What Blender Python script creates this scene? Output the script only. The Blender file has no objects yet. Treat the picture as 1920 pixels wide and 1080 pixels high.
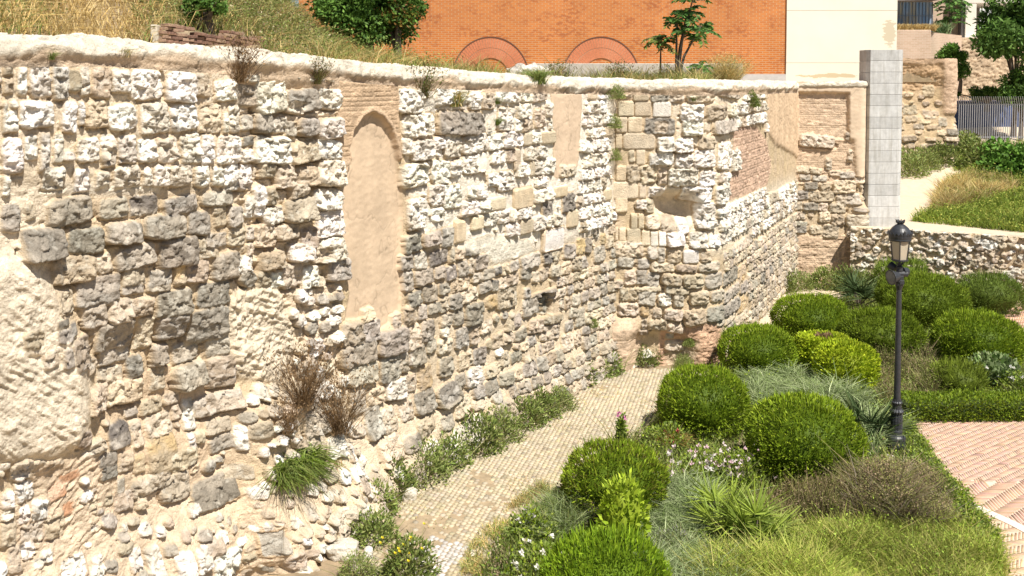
import bpy, math, random
import numpy as np
from mathutils import Vector, Matrix

# ------------------------------------------------------------------ camera, sky, sun, exposure
C = bpy.context.scene.collection
F, CX, CY = 1900.0, 960.0, 238.0          # focal length and optical axis in pixels of the 1920 px photograph
PIT = math.radians(2.8); CAMH = 6.6
cam = bpy.data.objects.new('camera', bpy.data.cameras.new('camera')); C.objects.link(cam)
cam.data.sensor_width = 36; cam.data.lens = F/1920*36
cam.data.shift_y = -(540-CY)/1920
cam.data.clip_end = 600
cam.location = (0, 0, CAMH); cam.rotation_euler = (math.pi/2-PIT, 0, 0)
bpy.context.scene.camera = cam
SUN_EL, SUN_AZ = math.radians(57), math.radians(147)      # azimuth clockwise from +Y
world = bpy.data.worlds.new('World'); bpy.context.scene.world = world
world.use_nodes = True
wn = world.node_tree
sky = wn.nodes.new('ShaderNodeTexSky'); sky.sky_type = 'NISHITA'; sky.sun_disc = False
sky.sun_elevation = SUN_EL; sky.sun_rotation = SUN_AZ; sky.altitude = 600; sky.ozone_density = 1.0
wn.links.new(sky.outputs[0], wn.nodes['Background'].inputs[0]); wn.nodes['Background'].inputs[1].default_value = 0.051
sd = bpy.data.lights.new('sun', 'SUN'); sd.energy = 5.0; sd.angle = math.radians(0.53); sd.color = (1, .95, .86)
sun = bpy.data.objects.new('sun', sd); C.objects.link(sun)
sdir = Vector((math.sin(SUN_AZ)*math.cos(SUN_EL), math.cos(SUN_AZ)*math.cos(SUN_EL), math.sin(SUN_EL)))
sun.rotation_euler = sdir.to_track_quat('Z', 'Y').to_euler(); sun.location = sdir*60
vs = bpy.context.scene.view_settings
vs.view_transform = 'Standard'; vs.look = 'None'; vs.gamma = 1; vs.use_curve_mapping = False
vs.exposure = 0.55

# ------------------------------------------------------------------ pixel <-> world
cp, sp = math.cos(PIT), math.sin(PIT)
def ray(x, y):
    v = (CY-y)/F
    return (x-CX)/F, cp+v*sp, -sp+v*cp
def G(x, y, z=0.0):
    a, b, c = ray(x, y); t = (z-CAMH)/c
    return Vector((a*t, b*t, z))
def atY(x, y, Y):
    a, b, c = ray(x, y); t = Y/b
    return Vector((a*t, Y, CAMH+c*t))
def proj(X, Y, Z):
    dz = Z-CAMH
    dep = Y*cp-dz*sp; up = Y*sp+dz*cp
    return CX+F*X/dep, CY-F*up/dep

# ------------------------------------------------------------------ noise (numpy)
def _hash(ix, iy, seed):
    h = (ix.astype(np.int64)*374761393+iy.astype(np.int64)*668265263+seed*2147483647+seed*974711) & 0xffffffff
    h = ((h ^ (h >> 13))*1274126177) & 0xffffffff
    h = ((h ^ (h >> 16))*2246822519) & 0xffffffff
    return ((h ^ (h >> 15)) & 0xffffff)/float(0xffffff)
def vn(x, y, seed=0):
    ix = np.floor(x); iy = np.floor(y); fx = x-ix; fy = y-iy
    u = fx*fx*fx*(fx*(fx*6-15)+10); v = fy*fy*fy*(fy*(fy*6-15)+10)
    a = _hash(ix, iy, seed); b = _hash(ix+1, iy, seed); c = _hash(ix, iy+1, seed); d = _hash(ix+1, iy+1, seed)
    return (a+(b-a)*u+(c-a)*v+(a-b-c+d)*u*v)*2-1
def fbm(x, y, o=4, seed=0, ridge=False):
    s = 0; a = 1; t = 0
    for i in range(o):
        n = vn(x, y, seed+i*17)
        if ridge: n = 1-2*np.abs(n)
        s = s+a*n; t += a; a *= .52
        x, y = x*1.93+y*.31+5.2, y*1.93-x*.31+1.7
    return s/t
def worley(x, y, seed=0):
    ix = np.floor(x); iy = np.floor(y)
    f1 = np.full(x.shape, 9.); f2 = np.full(x.shape, 9.); idv = np.zeros(x.shape); dx = np.zeros(x.shape); dy = np.zeros(x.shape)
    for a in (-1, 0, 1):
        for b in (-1, 0, 1):
            cx = ix+a; cy = iy+b
            px = cx+.1+.8*_hash(cx, cy, seed); py = cy+.1+.8*_hash(cx, cy, seed+31)
            ex = x-px; ey = y-py; d = np.sqrt(ex*ex+ey*ey)
            m = d < f1
            f2 = np.where(m, f1, np.minimum(f2, d)); f1 = np.where(m, d, f1)
            idv = np.where(m, _hash(cx, cy, seed+77), idv); dx = np.where(m, ex, dx); dy = np.where(m, ey, dy)
    return f1, f2, idv, dx, dy
def sstep(a, b, x):
    t = np.clip((x-a)/(b-a), 0, 1); return t*t*(3-2*t)
def inpoly(px, py, poly):
    m = np.zeros(px.shape, bool); n = len(poly)
    for i in range(n):
        x0, y0 = poly[i]; x1, y1 = poly[(i+1) % n]
        if y0 == y1: continue
        c = ((y0 > py) != (y1 > py)) & (px < (x1-x0)*(py-y0)/(y1-y0)+x0)
        m ^= c
    return m
def blur(m, r):
    a = m.astype(float)
    for _ in range(2):
        for ax in (0, 1):
            n = a.shape[ax]; pad = [(0, 0), (0, 0)]; pad[ax] = (r+1, r)
            c = np.cumsum(np.pad(a, pad, mode='edge'), axis=ax)
            hi = [slice(None)]*2; lo = [slice(None)]*2
            hi[ax] = slice(2*r+1, 2*r+1+n); lo[ax] = slice(0, n)
            a = (c[tuple(hi)]-c[tuple(lo)])/(2*r+1)
    return a

# ------------------------------------------------------------------ mesh + object helpers
def mesh_np(name, V, Q, mat=None, col=None, smooth=False, tris=None):
    V = np.asarray(V, np.float32).reshape(-1, 3); me = bpy.data.meshes.new(name)
    Q = np.asarray(Q, np.int32).reshape(-1, 4) if Q is not None else np.zeros((0, 4), np.int32)
    T = np.asarray(tris, np.int32).reshape(-1, 3) if tris is not None else np.zeros((0, 3), np.int32)
    me.vertices.add(len(V)); me.vertices.foreach_set('co', V.ravel())
    nl = Q.size+T.size; me.loops.add(nl)
    me.loops.foreach_set('vertex_index', np.concatenate([Q.ravel(), T.ravel()]))
    me.polygons.add(len(Q)+len(T))
    ls = np.concatenate([np.arange(len(Q))*4, len(Q)*4+np.arange(len(T))*3]).astype(np.int32)
    me.polygons.foreach_set('loop_start', ls)
    if smooth: me.polygons.foreach_set('use_smooth', np.ones(len(Q)+len(T), bool))
    me.update(calc_edges=True)
    if col is not None:
        at = me.color_attributes.new('Col', 'FLOAT_COLOR', 'POINT')
        c = np.ones((len(V), 4), np.float32); c[:, :3] = col
        at.data.foreach_set('color', c.ravel())
    if mat: me.materials.append(mat)
    return me
def obj(name, me, parent=None, loc=None):
    o = bpy.data.objects.new(name, me); C.objects.link(o)
    if parent is not None: o.parent = parent
    if loc is not None: o.location = loc
    return o
def tag(o, label=None, cat=None, group=None, kind=None):
    if label: o['label'] = label
    if cat: o['category'] = cat
    if group: o['group'] = group
    if kind: o['kind'] = kind
    return o
def empty(name, loc=(0, 0, 0), rz=0):
    o = bpy.data.objects.new(name, None); C.objects.link(o); o.location = loc; o.rotation_euler = (0, 0, rz)
    o.empty_display_size = .2
    return o
class MB:
    def __init__(s): s.v = []; s.f = []
    def box(s, c, d, R=None, taper=1.0):
        b = len(s.v); x, y, z = d[0]/2, d[1]/2, d[2]/2
        for k in (-1, 1):
            t = taper if k > 0 else 1
            for i, j in ((-1, -1), (1, -1), (1, 1), (-1, 1)):
                p = Vector((i*x*t, j*y*t, k*z))
                if R is not None: p = R @ p
                s.v.append(tuple(p+Vector(c)))
        for f in ((3, 2, 1, 0), (4, 5, 6, 7), (0, 1, 5, 4), (1, 2, 6, 5), (2, 3, 7, 6), (3, 0, 4, 7)): s.f.append([b+i for i in f])
    def tube(s, pts, rad, n=8, cap=True):
        pts = [Vector(p) for p in pts]; b = len(s.v); up = Vector((0, 0, 1))
        for i, p in enumerate(pts):
            t = (pts[min(i+1, len(pts)-1)]-pts[max(i-1, 0)]).normalized()
            a = t.cross(Vector((.13, .97, .2))).normalized(); c = t.cross(a)
            r = rad[i] if isinstance(rad, (list, tuple)) else rad
            for k in range(n):
                an = 2*math.pi*k/n; s.v.append(tuple(p+a*math.cos(an)*r+c*math.sin(an)*r))
        for i in range(len(pts)-1):
            for k in range(n): s.f.append([b+i*n+k, b+i*n+(k+1) % n, b+(i+1)*n+(k+1) % n, b+(i+1)*n+k])
        if cap: s.f.append([b+k for k in range(n)][::-1]); s.f.append([b+(len(pts)-1)*n+k for k in range(n)])
    def lathe(s, prof, n=24, c=(0, 0, 0), rot=0, wav=0, wn=8):
        b = len(s.v)
        for (r, z) in prof:
            for k in range(n):
                an = 2*math.pi*k/n+rot; rr = r*(1+wav*math.cos(wn*an))
                s.v.append((c[0]+rr*math.cos(an), c[1]+rr*math.sin(an), c[2]+z))
        for i in range(len(prof)-1):
            for k in range(n): s.f.append([b+i*n+k, b+i*n+(k+1) % n, b+(i+1)*n+(k+1) % n, b+(i+1)*n+k])
        s.f.append([b+k for k in range(n)][::-1]); s.f.append([b+(len(prof)-1)*n+k for k in range(n)])
    def poly(s, pts): b = len(s.v); s.v += [tuple(p) for p in pts]; s.f.append(list(range(b, b+len(pts))))
    def prism(s, poly, d):            # poly: list of 3-D points, d: extrusion vector
        n = len(poly); b = len(s.v); d = Vector(d)
        s.v += [tuple(p) for p in poly]+[tuple(Vector(p)+d) for p in poly]
        s.f.append([b+i for i in range(n)][::-1]); s.f.append([b+n+i for i in range(n)])
        for i in range(n): j = (i+1) % n; s.f.append([b+i, b+j, b+n+j, b+n+i])
    def build(s, name, mat, parent=None, smooth=False, bevel=0, loc=None):
        me = bpy.data.meshes.new(name); me.from_pydata(s.v, [], s.f); me.update(); me.materials.append(mat)
        if smooth: me.polygons.foreach_set('use_smooth', [True]*len(me.polygons))
        o = obj(name, me, parent, loc)
        if bevel:
            m = o.modifiers.new('bevel', 'BEVEL'); m.width = bevel; m.segments = 2; m.limit_method = 'ANGLE'
        return o

# ------------------------------------------------------------------ materials
def mat_new(name):
    m = bpy.data.materials.new(name); m.use_nodes = True
    nt = m.node_tree; b = nt.nodes['Principled BSDF']
    return m, nt, b
def nd(nt, t, **kw):
    n = nt.nodes.new(t)
    for k, v in kw.items():
        if k in n.inputs: n.inputs[k].default_value = v
        else: setattr(n, k, v)
    return n
def mix(nt, a, b, fac, mode='MIX'):
    n = nt.nodes.new('ShaderNodeMix'); n.data_type = 'RGBA'; n.blend_type = mode
    for s, v in ((6, a), (7, b), (0, fac)):
        if hasattr(v, 'type') and hasattr(v, 'is_linked') or hasattr(v, 'links'): nt.links.new(v, n.inputs[s])
        else: n.inputs[s].default_value = (*v, 1) if (s != 0 and len(v) == 3) else v
    return n.outputs[2]
def ramp(nt, src, stops):
    r = nt.nodes.new('ShaderNodeValToRGB'); e = r.color_ramp.elements
    while len(e) < len(stops): e.new(.5)
    for i, (p, c) in enumerate(stops): e[i].position = p; e[i].color = (*c, 1) if len(c) == 3 else c
    nt.links.new(src, r.inputs[0]); return r.outputs[0]
def noise(nt, scale, detail=4, rough=.6, coords=None):
    n = nd(nt, 'ShaderNodeTexNoise'); n.inputs['Scale'].default_value = scale; n.inputs['Detail'].default_value = detail; n.inputs['Roughness'].default_value = rough
    if coords is not None: nt.links.new(coords, n.inputs['Vector'])
    return n.outputs['Fac']
def bump(nt, b, h, strength=.5, dist=.02, prev=None):
    n = nd(nt, 'ShaderNodeBump'); n.inputs['Strength'].default_value = strength; n.inputs['Distance'].default_value = dist
    nt.links.new(h, n.inputs['Height'])
    if prev is not None: nt.links.new(prev, n.inputs['Normal'])
    nt.links.new(n.outputs[0], b.inputs['Normal']); return n.outputs[0]
def gcoord(nt):
    return nd(nt, 'ShaderNodeNewGeometry').outputs['Position']
def plain(name, col, rough=.8, var=.25, scale=6, bmp=.3, bscale=60, metal=0, dist=.01):
    m, nt, b = mat_new(name); pos = gcoord(nt)
    n = noise(nt, scale, 6, .65, pos)
    lo = tuple(c*(1-var) for c in col); hi = tuple(min(c*(1+var), .95) for c in col)
    nt.links.new(ramp(nt, n, [(.3, lo), (.7, hi)]), b.inputs['Base Color'])
    b.inputs['Roughness'].default_value = rough; b.inputs['Metallic'].default_value = metal
    if bmp: bump(nt, b, noise(nt, bscale, 5, .6, pos), bmp, dist)
    return m
def attr_mat(name, rough=.9, var=.18, s1=9, s2=70, bmp=.6, dist=.012, trans=0, spec=.3, pits=0):
    m, nt, b = mat_new(name); pos = gcoord(nt)
    a = nd(nt, 'ShaderNodeVertexColor'); a.layer_name = 'Col'
    out = a.outputs[0]
    if var:
        n1 = ramp(nt, noise(nt, s1, 6, .7, pos), [(.3, (1-var,)*3), (.7, (1+var,)*3)])
        n2 = ramp(nt, noise(nt, s2, 4, .6, pos), [(.3, (1-var*.8,)*3), (.65, (1+var*.4,)*3)])
        out = mix(nt, out, n1, 1.0, 'MULTIPLY'); out = mix(nt, out, n2, 1.0, 'MULTIPLY')
    nt.links.new(out, b.inputs['Base Color'])
    b.inputs['Roughness'].default_value = rough; b.inputs['Specular IOR Level'].default_value = spec
    if bmp:
        pv = None
        if pits:
            vo = nd(nt, 'ShaderNodeTexVoronoi'); vo.inputs['Scale'].default_value = 26; nt.links.new(pos, vo.inputs['Vector'])
            pm = ramp(nt, vo.outputs['Distance'], [(.0, (0, 0, 0)), (.55, (1, 1, 1))]); pv = bump(nt, b, pm, pits, .030)
        n = bump(nt, b, noise(nt, s2*.6, 6, .7, pos), bmp, dist, pv)
    if trans:
        t = nd(nt, 'ShaderNodeBsdfTranslucent'); nt.links.new(out, t.inputs[0])
        mx = nd(nt, 'ShaderNodeMixShader'); mx.inputs[0].default_value = trans
        nt.links.new(b.outputs[0], mx.inputs[1]); nt.links.new(t.outputs[0], mx.inputs[2])
        nt.links.new(mx.outputs[0], nt.nodes['Material Output'].inputs[0])
    return m
M = {}
M['rock'] = attr_mat('weathered_stone', .95, .21, 7, 60, .9, .026, spec=.1, pits=.28)
M['plaster'] = attr_mat('lime_plaster', .95, .12, 1.6, 90, .5, .006, spec=.1)
M['leaf'] = attr_mat('foliage', .6, 0, bmp=0, trans=.22, spec=.22)
M['dry'] = attr_mat('dry_plant', .8, 0, bmp=0, trans=.2, spec=.15)
M['petal'] = attr_mat('petals', .7, 0, bmp=0, trans=.3, spec=.2)
M['bark'] = plain('bark', (.13, .10, .075), .9, .3, 20, .6, 60)
M['paver'] = attr_mat('paving', .85, .12, 5, 80, .4, .004, spec=.25)
M['iron'] = plain('painted_iron', (.035, .037, .042), .42, .25, 9, .15, 200, dist=.002)
M['concrete'] = plain('smooth_concrete', (.50, .50, .49), .75, .07, 2.5, .15, 120, dist=.003)
M['render'] = None

# ------------------------------------------------------------------ plan of the old wall (ground points taken from the photograph)
a0 = G(650, 949); a1 = G(1150, 690); bT = G(1338, 684); cT = G(1490, 529); dT = G(1612, 530)
dirL = (a1-a0).normalized(); nL = Vector((dirL.y, -dirL.x, 0))
aS = a0-dirL*8.5
def dense(pts, rs, step=.02):
    """polyline with filleted corners -> dense (N,2)"""
    out = []; P = [np.array((p[0], p[1]), float) for p in pts]
    cur = P[0]
    for i in range(1, len(P)):
        if i < len(P)-1 and rs[i] > 0:
            d0 = P[i]-P[i-1]; d0 /= np.linalg.norm(d0); d1 = P[i+1]-P[i]; d1 /= np.linalg.norm(d1)
            r = rs[i]; q0 = P[i]-d0*r; q1 = P[i]+d1*r
            n = max(2, int(np.linalg.norm(q0-cur)/step)); out += [cur+(q0-cur)*k/n for k in range(n)]
            out += [q0*(1-t)**2+2*P[i]*t*(1-t)+q1*t*t for t in np.linspace(0, 1, 24)[:-1]]
            cur = q1
        else:
            n = max(2, int(np.linalg.norm(P[i]-cur)/step)); out += [cur+(P[i]-cur)*k/n for k in range(n)]; cur = P[i]
    out.append(cur); return np.array(out)
TOPX = [(-400, 50), (0, 66), (200, 71), (400, 90), (520, 98), (600, 106), (700, 118), (850, 132), (1000, 143), (1150, 150), (1350, 152), (1490, 154), (1640, 154)]
def ztop_xy(X, Y):
    px = CX+F*X/Y                                # level-ish approximation
    py = np.interp(px, [t[0] for t in TOPX], [t[1] for t in TOPX])
    v = (CY-py)/F
    return CAMH+Y*(-sp+v*cp)/(cp+v*sp)

ST = {  # type: colour, colour2, protrusion, roughness, pits
 'W': ((.88, .84, .77), (.70, .63, .53), .085, 1.35, 1.3),
 'T': ((.62, .52, .40), (.42, .34, .25), .075, 1.1, .6),
 'G': ((.48, .42, .345), (.25, .22, .18), .085, .85, .25),
 'D': ((.20, .18, .16), (.40, .355, .29), .075, .8, .2),
 'O': ((.58, .43, .24), (.54, .44, .31), .07, .7, .3),
 'Q': ((.68, .58, .43), (.60, .49, .35), .085, .08, .05),
 'X': ((.80, .77, .72), (.72, .68, .60), .085, .08, .05),
 'R': ((.60, .34, .20), (.62, .45, .32), .06, .5, .2),
}
MORT = (.60, .47, .315)
class Fld:
    def __init__(s, plan, ds, dz, z0, z1, seed):
        s.seed = seed; s.rng = random.Random(seed)
        seg = np.linalg.norm(np.diff(plan, axis=0), axis=1); cum = np.concatenate([[0], np.cumsum(seg)])
        s.L = cum[-1]; s.plan = plan; s.cum = cum
        n = int(s.L/ds); s.S = np.linspace(0, s.L, n); s.z = np.arange(z0, z1, dz)
        s.ds = s.S[1]-s.S[0]; s.dz = dz; s.z0 = z0
        s.X = np.interp(s.S, cum, plan[:, 0]); s.Y = np.interp(s.S, cum, plan[:, 1])
        tx = np.gradient(s.X); ty = np.gradient(s.Y); k = 9
        ker = np.ones(k)/k
        tx = np.convolve(np.pad(tx, k//2, mode='edge'), ker, 'valid'); ty = np.convolve(np.pad(ty, k//2, mode='edge'), ker, 'valid')
        l = np.hypot(tx, ty); s.nx = ty/l; s.ny = -tx/l
        s.SS, s.ZZ = np.meshgrid(s.S, s.z)
        s.PX, s.PY = proj(s.X[None, :]+0*s.ZZ, s.Y[None, :]+0*s.ZZ, s.ZZ)
        A, B = s.SS, s.ZZ
        s.w1 = fbm(A*5, B*5, 3, seed+1)*.022+fbm(A*22, B*22, 2, seed+8)*.013
        s.w2 = fbm(A*5, B*5, 3, seed+2)*.020+fbm(A*22, B*22, 2, seed+9)*.013
        s.rg = fbm(A*5.5, B*7, 6, seed+3, True)
        f1, f2, i_, dx, dy = worley(A*7+s.w1*12, B*8+s.w2*12, seed+4)
        i2 = (i_*7919) % 1
        s.fac = (dx*(i_-.5)+dy*(i2-.5))*.16
        f1, f2, i_, dx, dy = worley(A*17+s.w1*15, B*17+s.w2*15, seed+5)
        s.fac += (dx*(i_-.5)+dy*(((i_*6151) % 1)-.5))*.06
        s.pit = sstep(.30, .05, f1)*(i_ > .45)
        s.cn = fbm(A*3.3, B*4.5, 5, seed+6)
        s.cn2 = fbm(A*13, B*16, 4, seed+7)
        m = fbm(A*2.5, B*2.5, 5, seed+10)
        s.H = m*.020+fbm(A*14, B*14, 4, seed+11)*.010
        s.col = np.array(MORT)[None, None, :]*(1+.10*s.cn[..., None]+.06*s.cn2[..., None])
        s.col[..., 2] *= (1+.08*m)
        s.part = np.zeros(A.shape, np.int8); s.occ = np.zeros(A.shape, bool); s.B = np.zeros(A.shape)
    def at(s, px, py):
        """pixel -> (s, z) on the undisplaced face"""
        a, b, c = ray(px, py)
        side = s.X*b-s.Y*a
        k = np.where(np.sign(side[:-1]) != np.sign(side[1:]))[0]
        if len(k) == 0: k = [int(np.argmin(np.abs(side)))]
        k = min(k, key=lambda q: s.Y[q])
        t = s.Y[k]/b
        return s.S[k], CAMH+c*t
    def point(s, px, py, out=0):
        ss, z = s.at(px, py); k = int(round(ss/s.ds)); k = min(k, len(s.S)-1)
        return Vector((s.X[k]+s.nx[k]*out, s.Y[k]+s.ny[k]*out, z)), Vector((s.nx[k], s.ny[k], 0))
    def stamp(s, cs, cz, w, h, ty, k=0, rot=None, p=None):
        r_ = s.rng; c1, c2, prot, rough, pit = ST[ty]
        prot = prot*.62*(1+.5*k)*r_.uniform(.7, 1.25)
        R = max(w, h)*.62+.05
        i0 = max(0, int((cs-R)/s.ds)); i1 = min(len(s.S), int((cs+R)/s.ds)+1)
        j0 = max(0, int((cz-R-s.z0)/s.dz)); j1 = min(len(s.z), int((cz+R-s.z0)/s.dz)+1)
        if i1-i0 < 3 or j1-j0 < 3: return
        sl = (slice(j0, j1), slice(i0, i1))
        wf = .12 if ty in 'QX' else 1.0
        wf *= min(1, min(w, h)/.22)
        x = s.SS[sl]-cs+s.w1[sl]*wf; y = s.ZZ[sl]-cz+s.w2[sl]*wf
        a = r_.uniform(-.10, .10) if rot is None else rot
        if ty in 'QX': a *= .1
        x, y = x*math.cos(a)+y*math.sin(a), -x*math.sin(a)+y*math.cos(a)
        u = x/(w/2); v = y/(h/2); pw = 9 if ty in 'QX' else (p or r_.uniform(5, 11))
        rr = (np.abs(u)**pw+np.abs(v)**pw)**(1/pw)
        if ty not in 'QX':
            for q in range(4):
                an = math.pi/4+q*math.pi/2+r_.uniform(-.45, .45)
                rr = np.maximum(rr, (u*math.cos(an)+v*math.sin(an))/r_.uniform(1.14, 1.65))
        e = (1-rr)*min(w, h)/2
        inside = e > 0
        bv = .008 if ty in 'QX' else .010*min(1, min(w, h)/.25)
        prof = prot*(1-np.exp(-np.maximum(e, 0)/bv))
        if ty not in 'QX':
            tx, tz = r_.uniform(-.3, .3), r_.uniform(-.05, .5)
            prof = prof*(1+tx*u-tz*v)
            fr = np.clip(e/.03, 0, 1)
            hh = prof+fr*(s.fac[sl]*.75*rough+s.rg[sl]*.011*rough-s.pit[sl]*.022*pit)
        else: hh = prof+s.rg[sl]*.0015
        gap = (rr > 1.0) & (rr < 1.22) & (v < -.2+.5*s.cn[sl]) & ~s.occ[sl] & (ty not in 'QX')
        s.H[sl] -= gap*np.clip(.008+s.cn2[sl]*.07+.028*k, 0, .09)*(.5 if min(w, h) < .15 else 1)
        base = s.H[sl]
        m = inside & ((hh > base) | (e > .02))
        s.H[sl] = np.where(m, hh, base)
        t = np.clip(.5+s.cn[sl]*1.5+s.cn2[sl]*.55+r_.uniform(-.45, .45), 0, 1)[..., None]
        cc = np.array(c1)*(1-t)+np.array(c2)*t
        g = r_.uniform(.90, 1.08) if ty == 'W' else r_.uniform(.80, 1.18)
        tint = np.array((1+r_.uniform(-.03, .04), 1, 1+r_.uniform(-.06, .04)))
        if ty in 'GTDW':
            lich = sstep(.10, .42, s.cn2[sl]*.9+.7*s.cn[sl]+r_.uniform(-.12, .12))[..., None]; am = .42 if ty != 'W' else .34
            cc = cc*(1-am*lich)+np.array((.74, .69, .60) if ty != 'W' else (.30, .265, .225))*am*lich
        ed = np.clip(e/.012, 0, 1)[..., None]
        cc = np.array(MORT)*(1-ed)+cc*g*tint*ed
        s.col[sl] = np.where(m[..., None], cc, s.col[sl])
        s.occ[sl] |= rr < 1.10
        if ty in 'QX' : s.part[sl] = np.where(inside, 4, s.part[sl])
    def box(s, x0, y0, x1, y1, ty, k=0):
        xm, ym = (x0+x1)/2, (y0+y1)/2
        sa, _ = s.at(x0, ym); sb, _ = s.at(x1, ym); cs, za = s.at(xm, y0); _, zb = s.at(xm, y1)
        w = abs(sb-sa); h = abs(za-zb)
        if w < .03 or h < .03: return
        s.stamp((sa+sb)/2, (za+zb)/2, w*.99, h*1.0, ty, k)
    def trace(s, txt, ox, oy, sc):
        for it in txt.split(';'):
            q = it.split()
            if len(q) < 5: continue
            ty = q[0][0]; k = float(q[0][1:]) if len(q[0]) > 1 else 0
            x0, y0, x1, y1 = [float(v)/sc for v in q[1:5]]
            s.box(ox+x0, oy+y0, ox+x1, oy+y1, ty, k)
    def bulk(s, poly, amt, r):
        s.B += blur(inpoly(s.PX, s.PY, poly), r)*amt
    def courses(s, poly, rowh, wr, types, seed, k=0, fill=.97, occ_ok=.22, jit=.12, rot=None):
        rg = random.Random(seed); m = inpoly(s.PX, s.PY, poly)
        if not m.any(): return
        jj, ii = np.where(m); za, zb = s.z[jj.min()], s.z[jj.max()]; sa, sb = s.S[ii.min()], s.S[ii.max()]
        zc = zb
        while zc > za-.05:
            rh = rowh*rg.uniform(1-jit*1.3, 1+jit*1.3); z_ = zc-rh/2; x = sa-rg.uniform(0, .3)
            while x < sb:
                w = rg.uniform(*wr)
                if rg.random() < .1: w *= .5
                cx_ = x+w/2; i = int(cx_/s.ds); j = int((z_-s.z0)/s.dz)
                if 0 <= i < len(s.S) and 0 <= j < len(s.z) and m[j, i]:
                    hw = int(w*.42/s.ds); hh = int(rh*.42/s.dz)
                    o = s.occ[max(0, j-hh):j+hh+1, max(0, i-hw):i+hw+1]
                    if o.size and o.mean() < occ_ok:
                        ty = rg.choice(types)
                        h2 = rh*fill*rg.uniform(.86, 1.04)
                        s.stamp(cx_, z_+rg.uniform(-.1, .1)*rh*.3, w*fill+.0, h2, ty, k+rg.uniform(-.3, .5), rot=rot)
                x += w
            zc -= rh
    def rubble(s, poly, n, wr, types, seed, k=0, asp=(.55, 1.0), rot=(-.4, .4), occ_ok=.35):
        rg = random.Random(seed); m = inpoly(s.PX, s.PY, poly); jj, ii = np.where(m)
        if len(jj) == 0: return
        for q in range(n):
            t = rg.randrange(len(jj)); j, i = jj[t], ii[t]; w = wr[0]+(wr[1]-wr[0])*(1-q/n)*rg.uniform(.7, 1.1); h = w*rg.uniform(*asp)
            hw = int(w*.36/s.ds); hh = int(h*.36/s.dz)
            o = s.occ[max(0, j-hh):j+hh+1, max(0, i-hw):i+hw+1]
            if o.size and o.mean() < occ_ok: s.stamp(s.S[i], s.z[j], w, h, rg.choice(types), k+rg.uniform(-.3, .8), rot=rg.uniform(*rot), p=2.6)
    def patch(s, poly, H, colr, rough=.004, part=None, brick=0, r=1, var=.08, occ=True, strata=0, feather=None, strata_amp=.035):
        m = inpoly(s.PX+s.w1*60, s.PY+s.w2*60, poly)
        b = blur(m, r)
        hh = H+s.cn*rough+s.cn2*rough*.8+s.rg*rough*.6
        ck = sstep(.972, .995, 1-np.abs(fbm(s.SS*2.1+9, s.ZZ*1.5, 4, s.seed+91))); hh = hh-ck*min(rough, .012)*.8
        cc = np.array(colr)[None, None, :]*(1+var*s.cn+var*.7*s.cn2+var*1.2*fbm(s.SS*5, s.ZZ*.8, 3, s.seed+95))[..., None]*(1-.22*ck[..., None])
        if brick:
            zc = (s.ZZ+s.w2*.25)/brick; fr = zc-np.floor(zc); row = np.floor(zc)
            uc = s.SS/(brick*3.6)+.5*(row % 2); uf = uc-np.floor(uc)
            jn = np.maximum(sstep(.20, .05, fr), sstep(.07, .02, uf)*.6)
            rnd = _hash(np.floor(uc), row, s.seed+3)
            hh = hh-.016*jn+(rnd-.5)*.010+(rnd > .93)*-.02
            cc = cc*(1+(rnd-.5)*.26)[..., None]; cc = cc*(1-jn[..., None]*.35)+np.array(MORT)*jn[..., None]*.35
        if strata:
            q = s.ZZ*math.cos(strata)+s.SS*math.sin(strata)+s.cn*.05
            hh = hh+strata_amp*fbm(q*11, (s.SS*math.cos(strata)-s.ZZ*math.sin(strata))*2.2, 5, s.seed+44, True)
        s.H = s.H*(1-b)+hh*b
        bb = b[..., None] if feather is None else blur(m, feather)[..., None]
        s.col = s.col*(1-bb)+cc*bb
        if part is not None: s.part[m] = part
        if occ: s.occ |= blur(m, 2) > .3
    def build(s, parent, names, topcut=.33, base_name='stone_face'):
        D = s.H+s.B
        zt = ztop_xy(s.X, s.Y)-topcut
        Z = np.minimum(s.ZZ, zt[None, :])-np.maximum(D, 0)*.10
        X = s.X[None, :]+s.nx[None, :]*D; Y = s.Y[None, :]+s.ny[None, :]*D
        nz, ns = Z.shape; V = np.stack([X, Y, Z], -1).reshape(-1, 3); col = np.clip(s.col, .01, .92).reshape(-1, 3)
        idx = np.arange(nz*ns).reshape(nz, ns)
        Q = np.stack([idx[:-1, :-1], idx[:-1, 1:], idx[1:, 1:], idx[1:, :-1]], -1)
        live = (s.ZZ[:-1, :-1] < zt[None, :-1]+s.dz)
        pt = s.part[:-1, :-1]; out = {}
        for p_, (nm, mt) in names.items():
            q = Q[(pt == p_) & live]
            if len(q) == 0: continue
            used = np.unique(q); rm = np.full(nz*ns, -1, np.int32); rm[used] = np.arange(len(used))
            me = mesh_np(nm, V[used], rm[q], mt, col[used], True)
            out[p_] = obj(nm, me, parent)
        return out

# ------------------------------------------------------------------ the old fortress wall
wall = empty('fortress_wall', (a1.x, a1.y, 0))
def under(o):                     # keep world coordinates under an empty that stands elsewhere
    o.matrix_parent_inverse = Matrix.Translation(-Vector(o.parent.location)); return o
tag(wall, 'massive old fortress wall of rough white and grey stone blocks along the cobbled path', 'wall')

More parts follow.
